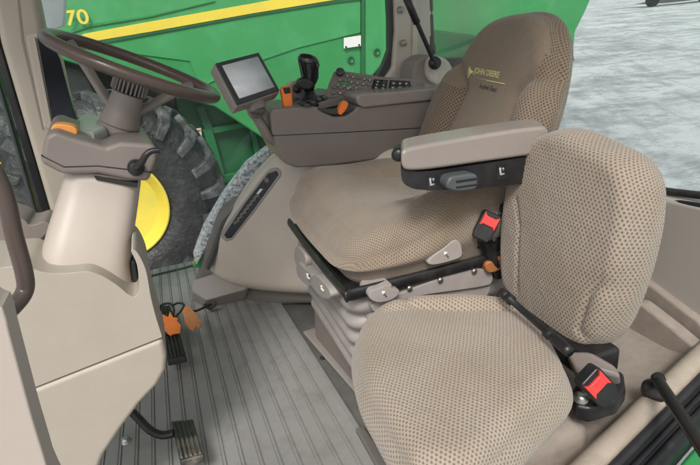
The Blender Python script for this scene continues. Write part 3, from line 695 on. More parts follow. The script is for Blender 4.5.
# ------------------------------------------------------------------ small instructor seat
ins = thing('instructor_seat', 'small dotted beige passenger seat nearest the open door', 'seat', (.4, .65, .1))
Zi = .435
co = [(352, 350), (354, 328), (366, 308), (392, 298), (440, 295), (490, 295), (522, 298), (538, 310), (556, 336), (572, 366), (571, 382), (548, 405), (510, 440), (478, 468), (445, 474), (412, 468), (396, 446), (376, 414), (360, 384)]
co = [(463+(a-463)*.965+1, 380+(b-380)*.97+3) for a, b in co]
co = [(a-5*sstep(480, 570, a), b+4*sstep(330, 300, b)) for a, b in co]
cp = [PZ(a, b, Zi) for a, b in co]
c0 = sum(cp, Vector())/len(cp)
def hins(u, v):
    p = Vector((u, v)); h = .010 - .5*(u*u+v*v)*.6
    return h + hins2(p)
seamA = [PZ(a, b, Zi) for a, b in [(378, 300), (392, 308), (410, 316), (440, 320), (480, 320), (520, 318), (545, 320)]]
seamA = [Vector((p.x-c0.x, p.y-c0.y)) for p in seamA]
def hins2(p):
    d = seg_dist(p, seamA)
    h = -.006*gauss(d, .006)
    # raised roll beyond the seam (far side)
    sy = seamA[3].y + (p.x-seamA[3].x)*(seamA[5].y-seamA[3].y)/(seamA[5].x-seamA[3].x)
    h += .014*sstep(sy-.0, sy+.03, p.y)
    return h
icush, _c = pad('seat_cushion', [(p.x-c0.x, p.y-c0.y) for p in cp], .10, .030, [FB_A], O=(c0.x, c0.y, Zi+.018), hf=hins, parent=ins, sub=8, rings=60)
# backrest at x=.62, facing -X
bo_px = [(514, 262), (515, 222), (521, 186), (533, 155), (552, 136), (578, 132), (606, 144), (634, 159), (648, 182), (649, 215), (642, 256), (628, 302), (614, 331), (598, 343), (578, 338), (552, 322), (528, 300), (517, 284)]
ib_up = Vector((math.sin(R(8)), 0, math.cos(R(8)))); ib_n = Vector((0, -1, 0)).cross(ib_up)
ib_o = Vector((.60, .68, .56)); ib_t = ib_o - ib_n*.045
def on_plane(px, py, o, n): r = ray(px, py); return CC + r*((o-CC).dot(n)/r.dot(n))
bp_ = [on_plane(a, b, ib_t, ib_n) for a, b in bo_px]
loc = [((p-ib_o).dot(Vector((0, -1, 0))), (p-ib_o).dot(ib_up)) for p in bp_]
def lp(px, py): p = on_plane(px, py, ib_o, ib_n); return Vector(((p-ib_o).dot(Vector((0, -1, 0))), (p-ib_o).dot(ib_up)))
seams = [[lp(*p) for p in s] for s in ([(516, 200), (520, 225), (518, 255), (516, 290)], [(650, 178), (651, 215), (645, 255), (634, 290), (614, 336)], [(632, 267), (607, 275), (590, 296), (578, 330)])]
def hib(u, v):
    p = Vector((u, v)); h = .012*gauss(u, .12)*gauss(v-.02, .16)
    for i, s in enumerate(seams): h -= (.005, .006, .006)[i]*gauss(seg_dist(p, s), .0055)
    return h - .25*(u*u+v*v)*.3
iback, _d = pad('backrest', loc, .085, .022, [FB_A2], O=ib_o+ib_n*.0, ax=(0, -1, 0), ay=ib_up, hf=hib, parent=ins, rings=60, sub=8, bulge=.006)
box('seat_box', (c0.x+.06, c0.y+.02, .20), (.26, .24, .26), MT['carpetdark'], ins, bevel=.03)
box('back_hinge_bar', (.60, .70, .375), (.07, .26, .05), MT['black'], ins, bevel=.008)

# hinge rod (black ribbed stalk) between cushion and back
hr = thing('seat_belt_stalk', 'black flexible belt stalk lying behind the small cushion', 'belt stalk', PX(530, 315, .55))
A_, B_ = PZ(503, 293, .485), PZ(566, 349, .475)
dr = (B_-A_)
lathe('stalk_rod', A_, dr, [(.001, -.004), (.008, -.003), (.0088, .004), (.0088, .012), (.0072, .013), (.0072, .018), (.0088, .019), (.0088, .026), (.0056, .028), (.0056, dr.length*.72), (.0088, dr.length*.73), (.0088, dr.length*.79), (.0072, dr.length*.80), (.0072, dr.length*.83), (.0088, dr.length*.84), (.0088, dr.length*.94), (.008, dr.length*1.0), (.008, dr.length*1.05)], MT['black'], hr, seg=20)
ib, b1, b2, b3 = buckle('seat_belt_buckle', 'black buckle with red button on the carpet at the corner of the small seat', PZ(597, 386, .41), PZ(586, 373, .42)-PZ(600, 388, .39), -ray(597, 386)+Vector((0, 0, .25)), 1.0)
hull_box('buckle_holder', [PZ(566, 352, .415), PZ(590, 352, .42), PZ(616, 366, .41), PZ(622, 378, .40), PZ(600, 372, .41), PZ(578, 376, .40)],
         [PZ(566, 356, .36), PZ(590, 354, .36), PZ(616, 372, .36), PZ(622, 388, .36), PZ(600, 388, .36), PZ(578, 384, .36)], MT['brown'], ib, .008)
slab('holder_plate', [PZ(a, b, .375) for a, b in [(570, 392), (580, 377), (610, 366), (624, 372), (626, 388), (618, 400), (590, 408), (575, 405)]], (0, 0, -.03), MT['black'], ib, .006)
lathe('mount_bolt', PZ(581, 399, .378), (-.2, -.3, 1), [(.011, 0), (.011, .005), (.007, .007), (.007, .010), (.001, .010)], MT['steel'], ib, seg=18)

hr['label'] = 'black flexible belt stalk lying behind the small cushion'

# ------------------------------------------------------------------ door sill carpet, seals, strut
def sill_y(x): return PZ(600, 465, .335).y + (x-PZ(600, 465, .335).x)*(PZ(700, 366, .335).y-PZ(600, 465, .335).y)/(PZ(700, 366, .335).x-PZ(600, 465, .335).x)
def rot_grid(name, xs, prof, m, parent=None, sub=3):
    bm = bmesh.new(); rows = []
    pr = catmull([(a, b, 0) for a, b in prof], sub)
    for x in xs: rows.append([bm.verts.new((x, sill_y(x)+p.x, p.y + .0015*math.sin(x*9+p.x*20))) for p in pr])
    for a, b in zip(rows[:-1], rows[1:]):
        for i in range(len(a)-1): bm.faces.new((a[i], b[i], b[i+1], a[i+1]))
    bmesh.ops.recalc_face_normals(bm, faces=bm.faces)
    me = bpy.data.meshes.new(name); bm.to_mesh(me); bm.free(); return link(name, me, m, parent)
xs_ = [.285+i*.03 for i in range(34)]
sl = thing('door_sill', 'beige carpeted door sill ridge beside the small seat', 'door sill', (.5, .45, .3))
rot_grid('sill_carpet', xs_, [(-.004, .25), (-.004, .30), (.0, .327), (.008, .335), (.020, .337), (.031, .332), (.041, .318), (.052, .300)], MT['carpet'], sl)
rot_grid('shelf_carpet', xs_, [(.050, .3025), (.06, .293), (.08, .286), (.12, .282), (.3, .28), (.5, .28)], MT['carpetdark'], sl)
ds = thing('door_seal', 'black ribbed rubber door seal along the sill', 'door seal', (.6, .4, .3))
for i, (dy, z, r, mm) in enumerate(((-.009, .322, .0065, 'blacksoft'), (-.024, .313, .0045, 'black'), (-.037, .306, .006, 'blacksteel'))):
    tube('seal_lip', [(x, sill_y(x)+dy, z) for x in (-.1, .3, .6, .9, 1.2)], r, MT[mm], ds)
slab('seal_channel', [(-.1, sill_y(-.1)-.004, .316), (1.2, sill_y(1.2)-.004, .316), (1.2, sill_y(1.2)-.048, .296), (-.1, sill_y(-.1)-.048, .296)], (0, 0, -.03), MT['black'], ds, .002)
gp = thing('cab_step_panel', 'bright green painted body panel outside the door sill', 'body panel', (.6, .3, .1))
slab('step_panel', [(.2, sill_y(.2)-.30, .235), (1.3, sill_y(1.3)-.30, .235), (1.3, sill_y(1.3)-.050, .27), (.2, sill_y(.2)-.050, .27)], (0, 0, -.03), MT['green'], gp, .008)
gst = thing('door_gas_strut', 'black gas strut with ball joint fixed on the door sill', 'gas strut', PZ(656, 378, .36))
a_ = PZ(657, 379, .365); b_ = PZ(712, 462, .42)
tube('strut_body', [a_, a_+(b_-a_)*.33, a_+(b_-a_)*.66, b_], .0092, MT['black'], gst)
lathe('ball_joint', a_-Vector((0, 0, .015)), (-.1, -.2, 1), [(.020, -.014), (.020, -.004), (.015, 0), (.009, .004), (.009, .016), (.011, .02), (.008, .026), (.001, .028)], MT['blacksteel'], gst)
# rear wall panels
rw = thing('rear_wall_panel', 'grey and taupe rear cab panel below the back window', 'rear panel', (.9, .8, .3))
slab('upper_panel', [PX(a, b, .90) for a, b in [(640, 196), (663, 198), (710, 208), (716, 300), (700, 325), (655, 290), (600, 270), (600, 196)]], (.05, 0, 0), mat('pale_grey_plastic', (.37, .345, .32), .45, .04, 5, .2, 700), rw, .010, 4)
slab('lower_panel', [PX(a, b, .885) for a, b in [(590, 262), (640, 277), (700, 322), (712, 345), (690, 368), (640, 330), (600, 305)]], (.05, 0, 0), MT['carpetdark'], rw, .008, 3)
slab('back_carpet', [PX(a, b, .84) for a, b in [(570, 290), (640, 303), (672, 328), (700, 352), (705, 372), (640, 400), (560, 380)]], (.03, 0, 0), MT['carpetdark'], rw, .008, 3)
box('back_board', (.96, 1.25, .27), (.04, 1.5, .50), MT['taupe'], rw, bevel=.01)

# rear window
wz = .615
rwn = thing('rear_window', 'rear cab window with black rubber bottom seal', 'window', (.92, 1.2, wz))
e1, e2 = PX(630, 184, .92), PX(712, 197, .92)
tube('window_seal', [Vector((.92, 1.85, e1.z+.0)), Vector((.92, 1.2, e1.z)), e1, e2, e2+(e2-e1)*.6], .0075, MT['blacksoft'], rwn)
tube('window_seal', [v+Vector((-.012, 0, -.017)) for v in (Vector((.92, 1.85, e1.z+.0)), Vector((.92, 1.2, e1.z)), e1, e2, e2+(e2-e1)*.6)], .006, MT['black'], rwn)
slab('glass_pane', [(.92, .25, e2.z), (.92, 1.84, e1.z), (.92, 1.84, 1.5), (.92, .25, 1.5)], (.005, 0, 0), MT['glass'], rwn, 0)

# ------------------------------------------------------------------ right rear pillar with strut
MT['post'] = mat('post_plastic', (.56, .50, .44), .45, .04, 5, .2, 700, dirt=((.4, .35, .3), .2))
rp = thing('rear_pillar', 'beige rear cab pillar with bolts behind the keypad console', 'pillar', (.85, 1.85, .6))
slab('pillar_trim', Yp([(394, -40), (431, -40), (433, 30), (436, 86), (450, 130), (340, 130), (360, 82), (385, 79), (393, 68), (396, 30)], 1.85), (0, .07, 0), MT['post'], rp, .012, 4)
slab('pillar_step', Yp([(412, -40), (420, -40), (419, 20), (417, 75), (412, 79), (413, 30)], 1.838), (0, .02, 0), MT['post'], rp, .005, 3)
slab('pillar_seal', Yp([(386, -40), (394, -40), (395, 30), (393, 62), (384, 79), (374, 82), (383, 66), (389, 50), (389, 20)], 1.87), (0, .03, 0), MT['charcoal'], rp, .003)
for a, b in ((400, 10), (403, 43)): lathe('trim_bolt', PY(a, b, 1.845), (0, -1, 0), [(.012, 0), (.012, .008), (.007, .016), (.001, .018)], MT['chrome'], rp, seg=16)
wm = thing('wiper_motor_cover', 'pale rounded motor cover at the foot of the rear pillar', 'motor cover', PY(440, 75, 1.7))
smooth_slab('cover_shell', Yp([(413, 90), (414, 66), (421, 58), (432, 55), (444, 58), (452, 66), (452, 90), (430, 98)], 1.72), (0, .10, 0), MT['taupe'], wm, .012, 4)
smooth_slab('cover_cap', Yp([(428, 78), (428, 62), (436, 56), (448, 60), (454, 72), (450, 84), (438, 86)], 1.70), (0, .04, 0), MT['post'], wm, .012, 4)
wa = thing('window_stay', 'black window stay arm running up beside the rear pillar', 'stay arm', PY(435, 64, 1.66))
P0, P1 = PY(407, 0, 1.66), PY(435, 64, 1.66); dv = P1-P0
tube('stay_rod', [P0-dv*.5, P0, P0+dv*.5, P1], .0075, MT['black'], wa)
tube('stay_sleeve', [P0-dv*.1, P0+dv*.35], .012, MT['black'], wa, smoothpath=False)
lathe('stay_end', PY(435, 63, 1.665), (0, -1, .1), [(.02, -.01), (.022, .0), (.018, .01), (.001, .012)], MT['black'], wa)
ro_ = thing('window_rod', 'thin upright black rod behind the window stay arm', 'rod', PY(432, 50, 1.78))
tube('rod_shaft', [PY(430.5, -30, 1.8), PY(431.5, 10, 1.8), PY(432.5, 38, 1.8)], .006, MT['black'], ro_)
lathe('rod_end', PY(432.5, 54, 1.8), (0, 0, 1), [(.012, 0), (.012, .03), (.008, .035), (.008, .06), (.001, .06)], MT['black'], ro_)

# right side window glass and lower black rim (far side)
sw = thing('side_window', 'large far side cab window above the wheel arch', 'window', (.2, 2.3, .1))
bm = bmesh.new(); bx_ = [(-.32, 2.26, .0), (.06, 2.20, .0), (.10, 2.12, .12), (.35, 2.03, .60), (.84, 1.90, .72)]
tx_ = [(-.32, 2.26, 1.5), (.06, 2.20, 1.5), (.10, 2.19, 1.5), (.35, 2.10, 1.5), (.84, 1.90, 1.5)]
bx_ = [(x, 2.26-.30*(x+.32)/1.16, z) for x, y, z in bx_]; tx_ = [(x, 2.26-.30*(x+.32)/1.16, z) for x, y, z in tx_]
A1 = [bm.verts.new(p) for p in bx_]; B1 = [bm.verts.new(p) for p in tx_]
for i in range(4): bm.faces.new((A1[i], A1[i+1], B1[i+1], B1[i]))
me = bpy.data.meshes.new('glass_pane'); bm.to_mesh(me); bm.free(); link('glass_pane', me, MT['glass'], sw, smooth=False)
tube('rim_seal', [PZ(110, 289, 0), PZ(150, 278, 0), PZ(190, 268, 0), PZ(203, 262, 0)], .012, MT['black'], sw)

# ------------------------------------------------------------------ front pillar, corner display, windscreen
FYp = 1.75
fp = thing('front_pillar', 'tall beige front cab pillar behind the steering wheel', 'pillar', (-.3, FYp, 0))
slab('pillar_trim', Yp([(-14, -30), (30, -30), (38, 0), (44, 30), (56, 90), (78, 180), (100, 300), (60, 300), (51, 216), (0, 43)], FYp), (0, .08, 0), MT['beige'], fp, .02, 5)
slab('pillar_groove', Yp([(14, -30), (16, -30), (24, 40), (44, 130), (42, 130), (21, 40)], FYp-.001), (0, .004, 0), MT['taupe'], fp, .0005, 1)
slab('pillar_seal', Yp([(-28, -30), (-14, -30), (0, 43), (51, 216), (56, 250), (47, 250), (42, 216), (-9, 43)], FYp+.02), (0, .04, 0), MT['black'], fp, .004)
slab('pillar_seal', Yp([(-34, -30), (-30, -30), (-12, 43), (38, 216), (42, 250), (39, 250), (34, 216), (-17, 43)], FYp+.03), (0, .04, 0), MT['charcoal'], fp, .004)
cd = thing('corner_display', 'tall dark display panel in a pale frame on the front pillar', 'display', PY(50, 80, 1.62))
slab('display_frame', Yp([(26, 37), (29, 34.5), (47, 31), (62, 60), (76, 124), (52, 131), (44, 128)], 1.62), (0, .035, 0), MT['cowl'], cd, .004)
slab('display_glass', Yp([(37, 38), (48, 34), (60, 60), (76.5, 122), (54, 128)], 1.614), (0, .02, 0), MT['darkscreen'], cd, .002)
slab('frame_rib', Yp([(33, 38), (35, 37.5), (52.5, 128), (50, 128.5)], 1.612), (0, .02, 0), MT['cowl'], cd, .001)
em = thing('outside_mirror', 'mirror head with painted pale snow reflection outside the far front pillar', 'mirror', PY(52, 5, 2.3))
smooth_slab('mirror_head', Yp([(36, -25), (62, -25), (64, -10), (63.5, 20), (60, 27), (50, 28.5), (43, 27), (38, 0)], 2.4), (0, .08, 0), mat('snow_reflection', (.62, .68, .72), .5, .1, 8, .5, 40), em, .01)  # pale colour paints snow reflected in the mirror head
wsn = thing('windscreen', 'front windscreen glass left of the front pillar', 'window', (-.6, 1.6, .6))
slab('glass_pane', Yp([(-150, -60), (-22, -60), (-14, 43), (40, 225), (48, 250), (-150, 260)], FYp+.04), (0, .006, 0), MT['glass'], wsn, 0)

# ------------------------------------------------------------------ steering: wheel, pod, column
wc_ = PY(135.5, 67, 1.13)
wn = Vector((math.sin(R(27.5)), -.05, math.cos(R(27.5)))).normalized()
e1 = Vector((math.cos(R(27.5)), 0, -math.sin(R(27.5)))); e1 = (e1-wn*e1.dot(wn)).normalized(); e2 = wn.cross(e1)
sw_ = thing('steering_wheel', 'brown three spoke steering wheel tilted over the column', 'steering wheel', wc_ - wn*.1)
RW = .150
rings = []
for i in range(96):
    a = 2*PI*i/96; d = e1*math.cos(a)+e2*math.sin(a)
    rings.append([wc_ + d*(RW + .0125*math.cos(t)) + wn*.0115*math.sin(t) for t in [2*PI*k/20 for k in range(20)]])
rings_mesh('rim', rings, MT['wheelbrown'], sw_, closed=True)
hub = wc_ - wn*.088
for a in (148, 38):
    d = e1*math.cos(R(a))+e2*math.sin(R(a)); tgn = wn.cross(d)
    pts = [hub + d*.020, hub + d*.045 + wn*.014, wc_ + d*(RW*.72) - wn*.028, wc_ + d*(RW*.96) - wn*.004]
    P = catmull(pts, 6); rr = []
    for i, p in enumerate(P):
        t = (P[min(i+1, len(P)-1)]-P[max(i-1, 0)]).normalized(); b = t.cross(tgn).normalized(); w = .015-.003*math.sin(PI*i/len(P))
        rr.append([p + tgn*w*math.cos(q) + b*.008*math.sin(q) for q in [2*PI*k/14 for k in range(14)]])
    rings_mesh('spoke', rr, MT['brown'], sw_)
lathe('hub', wc_, -wn, [(.001, .050), (.028, .050), (.028, .055), (.031, .085), (.037, .112), (.037, .114), (.034, .115), (.034, .117), (.039, .119), (.040, .150), (.040, .19)], MT['brown'], sw_)
lathe('horn_cap', wc_, -wn, [(.001, .012), (.022, .012), (.029, .020), (.030, .050), (.001, .050)], MT['black'], sw_)
sp = []
for i in range(26):
    a = 2*PI*i/26; d = e1*math.cos(a)+e2*math.sin(a); sp.append((wc_-wn*.036+d*.0302, (.003, .005, .026), wn.cross(d), wn))
boxes('collar_ribs', sp, MT['greydark'], sw_, bevel=.0006, seg=1)
# pod
PYF = .985
cpod = thing('steering_column', 'light beige steering column with a brown switch pod on top', 'steering column', (-.12, 1.13, .4))
pod_px = [(45, 136), (55, 131), (75, 138), (106, 147), (120, 142), (150, 144), (158, 148), (157, 160), (149, 182), (128, 180), (98, 174), (63, 175), (40, 163)]
pf = Yp(pod_px, PYF)
pod = slab('switch_pod', pf, (-.02, .24, 0), MT['brown'], cpod, .010, 4)
topquad('lit_top_slab', [(74, 124), (78, 116), (86, 113), (102, 116), (106, 127), (92, 133), (78, 130)], .80, .02, mat('lit_top_grey', (.30, .31, .28), .25, .05, 9), cpod, .006)  # pale slab paints the lit top of the pod
slab('pod_seam', Yp([(41, 155), (64, 166.5), (98, 165.5), (152, 172), (152, 172.8), (98, 166.5), (64, 167.5), (41, 156)], PYF-.0008), (0, .004, 0), MT['gunk'], cpod, 0)
sc_ = [PZ(a, b, .805) for a, b in [(51, 131), (55, 125), (72, 126), (76, 132), (70, 136), (55, 134)]]
smooth_slab('hazard_switch', [PY(a, b, 1.03) for a, b in [(51, 133), (52, 126), (60, 124), (72, 126), (77, 130), (76, 136), (66, 137.5), (56, 135)]], (0, .03, 0), MT['orangelight'], cpod, .006, 4)
slab('switch_surround', [PY(a, b, 1.035) for a, b in [(54, 134), (76, 135), (80, 137), (74, 140), (60, 138)]], (0, .03, 0), MT['black'], cpod, .002)
# stalk
tube('stalk', [PY(136, 167, .97), PY(141, 163, .955), PY(146, 155, .95), PY(152, 151, .95), PY(160, 150, .95)], lambda t: .0065-.002*t, MT['black'], cpod)
lathe('stalk_base', PY(136, 167, .985), (0, -1, 0), [(.014, 0), (.014, .008), (.009, .016), (.001, .018)], MT['black'], cpod)
# column cowl: loft of rounded rects
def sect(pl, pr, y0, y1, n=3):
    a = PY(*pl, y0); b = PY(*pr, y0); w = (b-a)/2; c = (a+b)/2 + Vector((0, (y1-y0)/2, 0)); hd = (y1-y0)/2; pts = []
    for k in range(40):
        t = 2*PI*k/40 ; cx, sx = math.cos(t), math.sin(t); e = .42
        pts.append(c + w*(abs(cx)**e*(1 if cx >= 0 else -1)) + Vector((0, hd*(abs(sx)**e*(1 if sx >= 0 else -1)), 0)))
    return pts
rings_mesh('column_cowl', [sect((63, 170), (142, 180), 1.0, 1.17), sect((61, 180), (141, 190), 1.0, 1.18), sect((53, 205), (138, 215), .98, 1.19), sect((44, 232), (134, 244), .96, 1.20), sect((37, 255), (132, 270), .94, 1.21), sect((30, 285), (136, 300), .93, 1.22), sect((26, 330), (138, 340), .93, 1.22)], MT['cowl'], cpod)
slab('cowl_gap', Yp([(94, 176), (138, 183), (137, 188), (96, 180)], .996), (0, .05, 0), MT['gunk'], cpod, .001)
# lower cowl
lc = thing('dash_console', 'large smooth beige lower dash cover with a thin slanted seam', 'dash cover', (-.2, .95, .2))
YL = .905
def seamy(x): return 394 + (x-20)*(340-394)/(157-20)
up = [(-160, 275)] + [(p.x, p.y) for p in catmull([(a, b, 0) for a, b in [(0, 268), (14, 266), (26, 266), (36, 270), (48, 273), (69, 273), (88, 271.5), (104, 277), (118, 286), (129, 295), (136, 296), (139, 287), (137, 265), (131, 251), (137, 252), (146, 270), (151, 297), (157, 320), (161.5, 334)]], 4)] + [ (162, seamy(162)-.6), (-160, seamy(-160)-.6)]
slab('upper_cover', Yp(up, YL), (0, .13, 0), MT['beige'], lc, .014, 5)
lo = [(-160, seamy(-160)+.6), (163, seamy(163)+.6), (167, 356), (166, 370), (158, 385), (140, 404), (122, 428), (104, 455), (90, 490), (-160, 490)]
slab('lower_cover', Yp(lo, YL), (0, .13, 0), MT['beige'], lc, .010, 4)
slab('cover_core', Yp([(-150, 330), (150, 320), (155, 350), (150, 376), (100, 430), (-150, 480)], YL+.012), (0, .11, 0), MT['taupe'], lc, 0)
slab('side_slot', Yp([(131, 262), (135, 262), (139, 285), (138, 292), (133, 293)], YL+.06), (0, .05, 0), MT['gunk'], lc, .002)
# left side moulding behind the column
lm = thing('dash_side_moulding', 'pale curved moulding left of the steering column', 'moulding', (-.3, 1.4, .3))
smooth_slab('moulding_shell', Yp([(-120, 190), (10, 215), (30, 225), (46, 222), (58, 235), (62, 262), (40, 300), (-120, 330)], 1.36), (0, .1, 0), MT['taupe'], lm, .02, 4)
slab('dark_recess', Yp([(30, 262), (34, 248), (44, 238), (52, 240), (46, 275), (36, 272)], 1.30), (0, .04, 0), MT['gunk'], lm, .004)

# grab handle and door-side panel at the left
gh = thing('grab_handle', 'brown looped grab handle at the left edge by the door', 'grab handle', PY(30, 300, .5))
tube('handle_loop', [PY(-25, 150, .5), PY(-6, 172, .5), (PY(6, 200, .5)), PY(14, 235, .5), PY(24, 272, .5), PY(25, 290, .5), PY(15, 305, .49), PY(-5, 322, .48), PY(-40, 345, .48)], .0072, MT['wheelbrown'], gh, flat=1.15, seg=18, upv=Vector((0, 1, 0)))
dp = thing('door_post_panel', 'pinkish beige door post trim in the lower left corner', 'door post', PY(10, 400, .42))
slab('post_trim', catmull(Yp([(-60, 300), (-4, 306), (5, 315), (10, 335), (20, 372), (33, 420), (48, 470), (60, 520), (-60, 520)], .42), 4, True), (0, .03, 0), MT['cowl'], dp, .008, 4)

# ------------------------------------------------------------------ pedals and tags
bp1 = thing('brake_pedal', 'black ribbed brake pedal further from the door under the dash', 'pedal', PZ(172, 360, .05), group='ribbed black foot pedals')
def pedal_pad(t, px, z0, z1, ribs, m=MT['blacksoft']):
    """px: 4 corners (top-left, top-right, bottom-right, bottom-left); top edge at z1, bottom at z0"""
    c = [PZ(*px[0], z1), PZ(*px[1], z1), PZ(*px[2], z0), PZ(*px[3], z0)]
    n = (c[1]-c[0]).cross(c[3]-c[0]).normalized()
    if n.z < 0: n = -n
    slab('pedal_pad', c, -n*.018, m, t, .003, 2)
    for k in range(ribs):
        u = (k+.5)/ribs; w = .30/ribs
        q = [bil(c, u-w, .04), bil(c, u+w, .04), bil(c, u+w, .96), bil(c, u-w, .96)]
        slab('tread_rib', [x-n*.001 for x in q], n*.005, m, t, .0012, 2)
    return n
pedal_pad(bp1, [(158, 318), (173, 310), (186, 357), (167, 361)], .06, .03, 5)
pedal_pad(bp1, [(157, 306), (170, 305), (176, 330), (160, 330)], .075, .06, 4)
tube('pedal_arm', [PZ(160, 340, .02), PZ(150, 330, .10), PZ(130, 310, .2)], .012, MT['black'], bp1)
tube('pedal_hook', [PZ(158, 308, .08), PZ(164, 304, .085), PZ(171, 304, .085), PZ(174, 310, .085), PZ(172, 316, .08)], .004, MT['black'], bp1)
cl = thing('clutch_pedal', 'scuffed black ribbed clutch pedal on a bent arm nearest the door', 'pedal', PZ(187, 440, .08), group='ribbed black foot pedals')
pedal_pad(cl, [(171, 421), (193, 419), (203, 455), (180, 461)], .08, .055, 5, mat('scuffed_rubber', (.03, .03, .03), .5, .3, 30, .5, 200, dirt=((.22, .19, .15), .8), dscale=22))
tube('pedal_arm', [PZ(128, 408, .10), PZ(138, 418, .085), PZ(150, 430, .07), PZ(162, 435, .06), PZ(174, 433, .06)], .010, MT['blacksteel'], cl)
fbolt = thing('floor_bolt', 'single grey hex bolt head on the floor by the clutch', 'bolt', PZ(126, 441, .006))
lathe('bolt_head', PZ(126, 442, .004), (0, 0, 1), [(.014, 0), (.014, .003), (.010, .004), (.010, .012), (.007, .014), (.001, .014)], MT['steel'], fbolt, seg=6)
bpd = thing('cable_hook', 'thin black hook on the floor beside the orange tags', 'hook', PZ(208, 306, .04))
tube('hook_wire', [PZ(172, 306, .09), PZ(178, 303, .09), PZ(184, 305, .09), PZ(180, 312, .085), PZ(176, 316, .085)], .0035, MT['black'], bpd)
tube('hook_wire', [PZ(186, 310, .07), PZ(195, 311, .06), PZ(203, 308, .05), PZ(211, 304, .05)], .004, MT['black'], bpd)
def tag(label, pts, z, m, name='orange_tag'):
    t = slab(name, [PZ(a, b, z+random.uniform(-.004, .004)) for a, b in pts], (0, .002, -.006), m, None, .001)
    setp(t, label, 'tag', 'orange tags hanging above the pedals')
tag('bright orange jagged tag hanging over the far pedal', [(163, 314), (168, 317), (170, 311), (173, 317), (178, 318), (177, 321), (181, 325), (180, 332), (174, 333), (170, 335), (166, 331), (162, 327), (164, 323), (160, 320)], .12, MT['orange'])
tag('dull tan orange tag hanging right of the bright one', [(184, 307), (187, 305), (191, 309), (196, 313), (199, 318), (202, 324), (199, 328), (196, 326), (193, 330), (189, 328), (185, 322), (184, 316), (182, 312)], .115, MT['orangedirty'])
# black rubber edge and grey kick strip by the seat
ks = thing('kick_strip', 'short raised grey strip on the floor near the small seat', 'floor strip', PZ(370, 440, .01))
slab('strip_bar', [PZ(a, b, .02) for a, b in [(355, 427), (364, 426), (392, 466), (400, 480), (385, 480)]], (0, 0, -.02), MT['greydark'], ks, .005)
lathe('floor_screw', PZ(322, 358, .006), (0, 0, 1), [(.006, 0), (.006, .003), (.001, .004)], MT['black'], ks, seg=12)

# ------------------------------------------------------------------ outside: combine harvester
YC = 4.5
cb = thing('combine_harvester', 'large green harvester with a yellow stripe parked alongside', 'combine harvester', (1.5, YC+1, GZ))
lowpx = [(-200, 120), (60, 100), (150, 95), (214, 107), (245, 128), (275, 146), (330, 160), (375, 80)]
def lip(px, y): return Yp(px, y)
main = [(-260, -120), (362, -120), (362, 76), (340, 170), (285, 152), (262, 138), (214, 107), (188, 100), (150, 88), (100, 72), (60, 60), (-260, 20)]
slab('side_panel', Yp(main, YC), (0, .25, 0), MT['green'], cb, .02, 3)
slab('highlight_sheet', Yp([(-260, -120), (361, -120), (361, 33), (300, 48), (265, 60), (200, 88), (190, 62), (100, 50), (60, 46), (-260, 10)], YC-.012), (0, .03, 0), MT['greenhi'], cb, .01, 3)  # added sheet paints the highlight above the diagonal boundary
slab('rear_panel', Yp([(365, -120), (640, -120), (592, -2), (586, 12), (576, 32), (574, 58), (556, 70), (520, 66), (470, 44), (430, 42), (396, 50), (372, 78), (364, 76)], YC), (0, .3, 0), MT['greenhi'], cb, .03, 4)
slab('panel_gap', Yp([(361.5, -120), (365.5, -120), (365, 77), (361.5, 77)], YC-.02), (0, .03, 0), MT['greendark'], cb, .004)
# yellow stripe, slightly tapered
slab('yellow_stripe', Yp([(68, 43), (84, 34), (140, 23.5), (250, 4), (320, -9), (360, -16), (361, -3), (335, 0), (250, 14), (150, 32), (90, 42)], YC-.026), (0, .012, 0), MT['yellow'], cb, .002)
slab('stripe_edge', Yp([(68, 45.5), (90, 42.5), (150, 32.6), (250, 14.6), (335, .6), (361, -2.4), (361, 0), (335, 3), (250, 16.5), (150, 35), (90, 46)], YC-.024), (0, .012, 0), MT['greendark'], cb, .001)
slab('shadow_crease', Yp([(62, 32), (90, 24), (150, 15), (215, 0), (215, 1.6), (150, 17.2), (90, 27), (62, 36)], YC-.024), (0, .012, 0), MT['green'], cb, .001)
nx = (PY(87, 18, YC)-PY(66, 21, YC)).normalized()
write('model_number', '70', .135, PY(66, 25.5, YC-.05), (PY(88, 20.5, YC)-PY(64.5, 22.5, YC)), Vector((0, 0, 1)), MT['yellow'], cb, bold=.002, thick=.004, xs=1.18)
slab('white_decal', Yp([(344, 38), (361, 35.5), (361, 46), (344, 48.5)], YC-.03), (0, .01, 0), MT['white'], cb, .001)
for a, b in ((351, 60), (377, 52)): lathe('panel_bolt', PY(a, b, YC-.015), (0, -1, 0), [(.03, 0), (.03, .004), (.018, -.004), (.001, -.004)], MT['greendark'], cb, seg=20)
for a, b in ((346, 47), (359, 45)): lathe('rivet', PY(a, b, YC-.03), (0, -1, 0), [(.008, 0), (.008, .006), (.001, .007)], MT['gunk'], cb, seg=10)
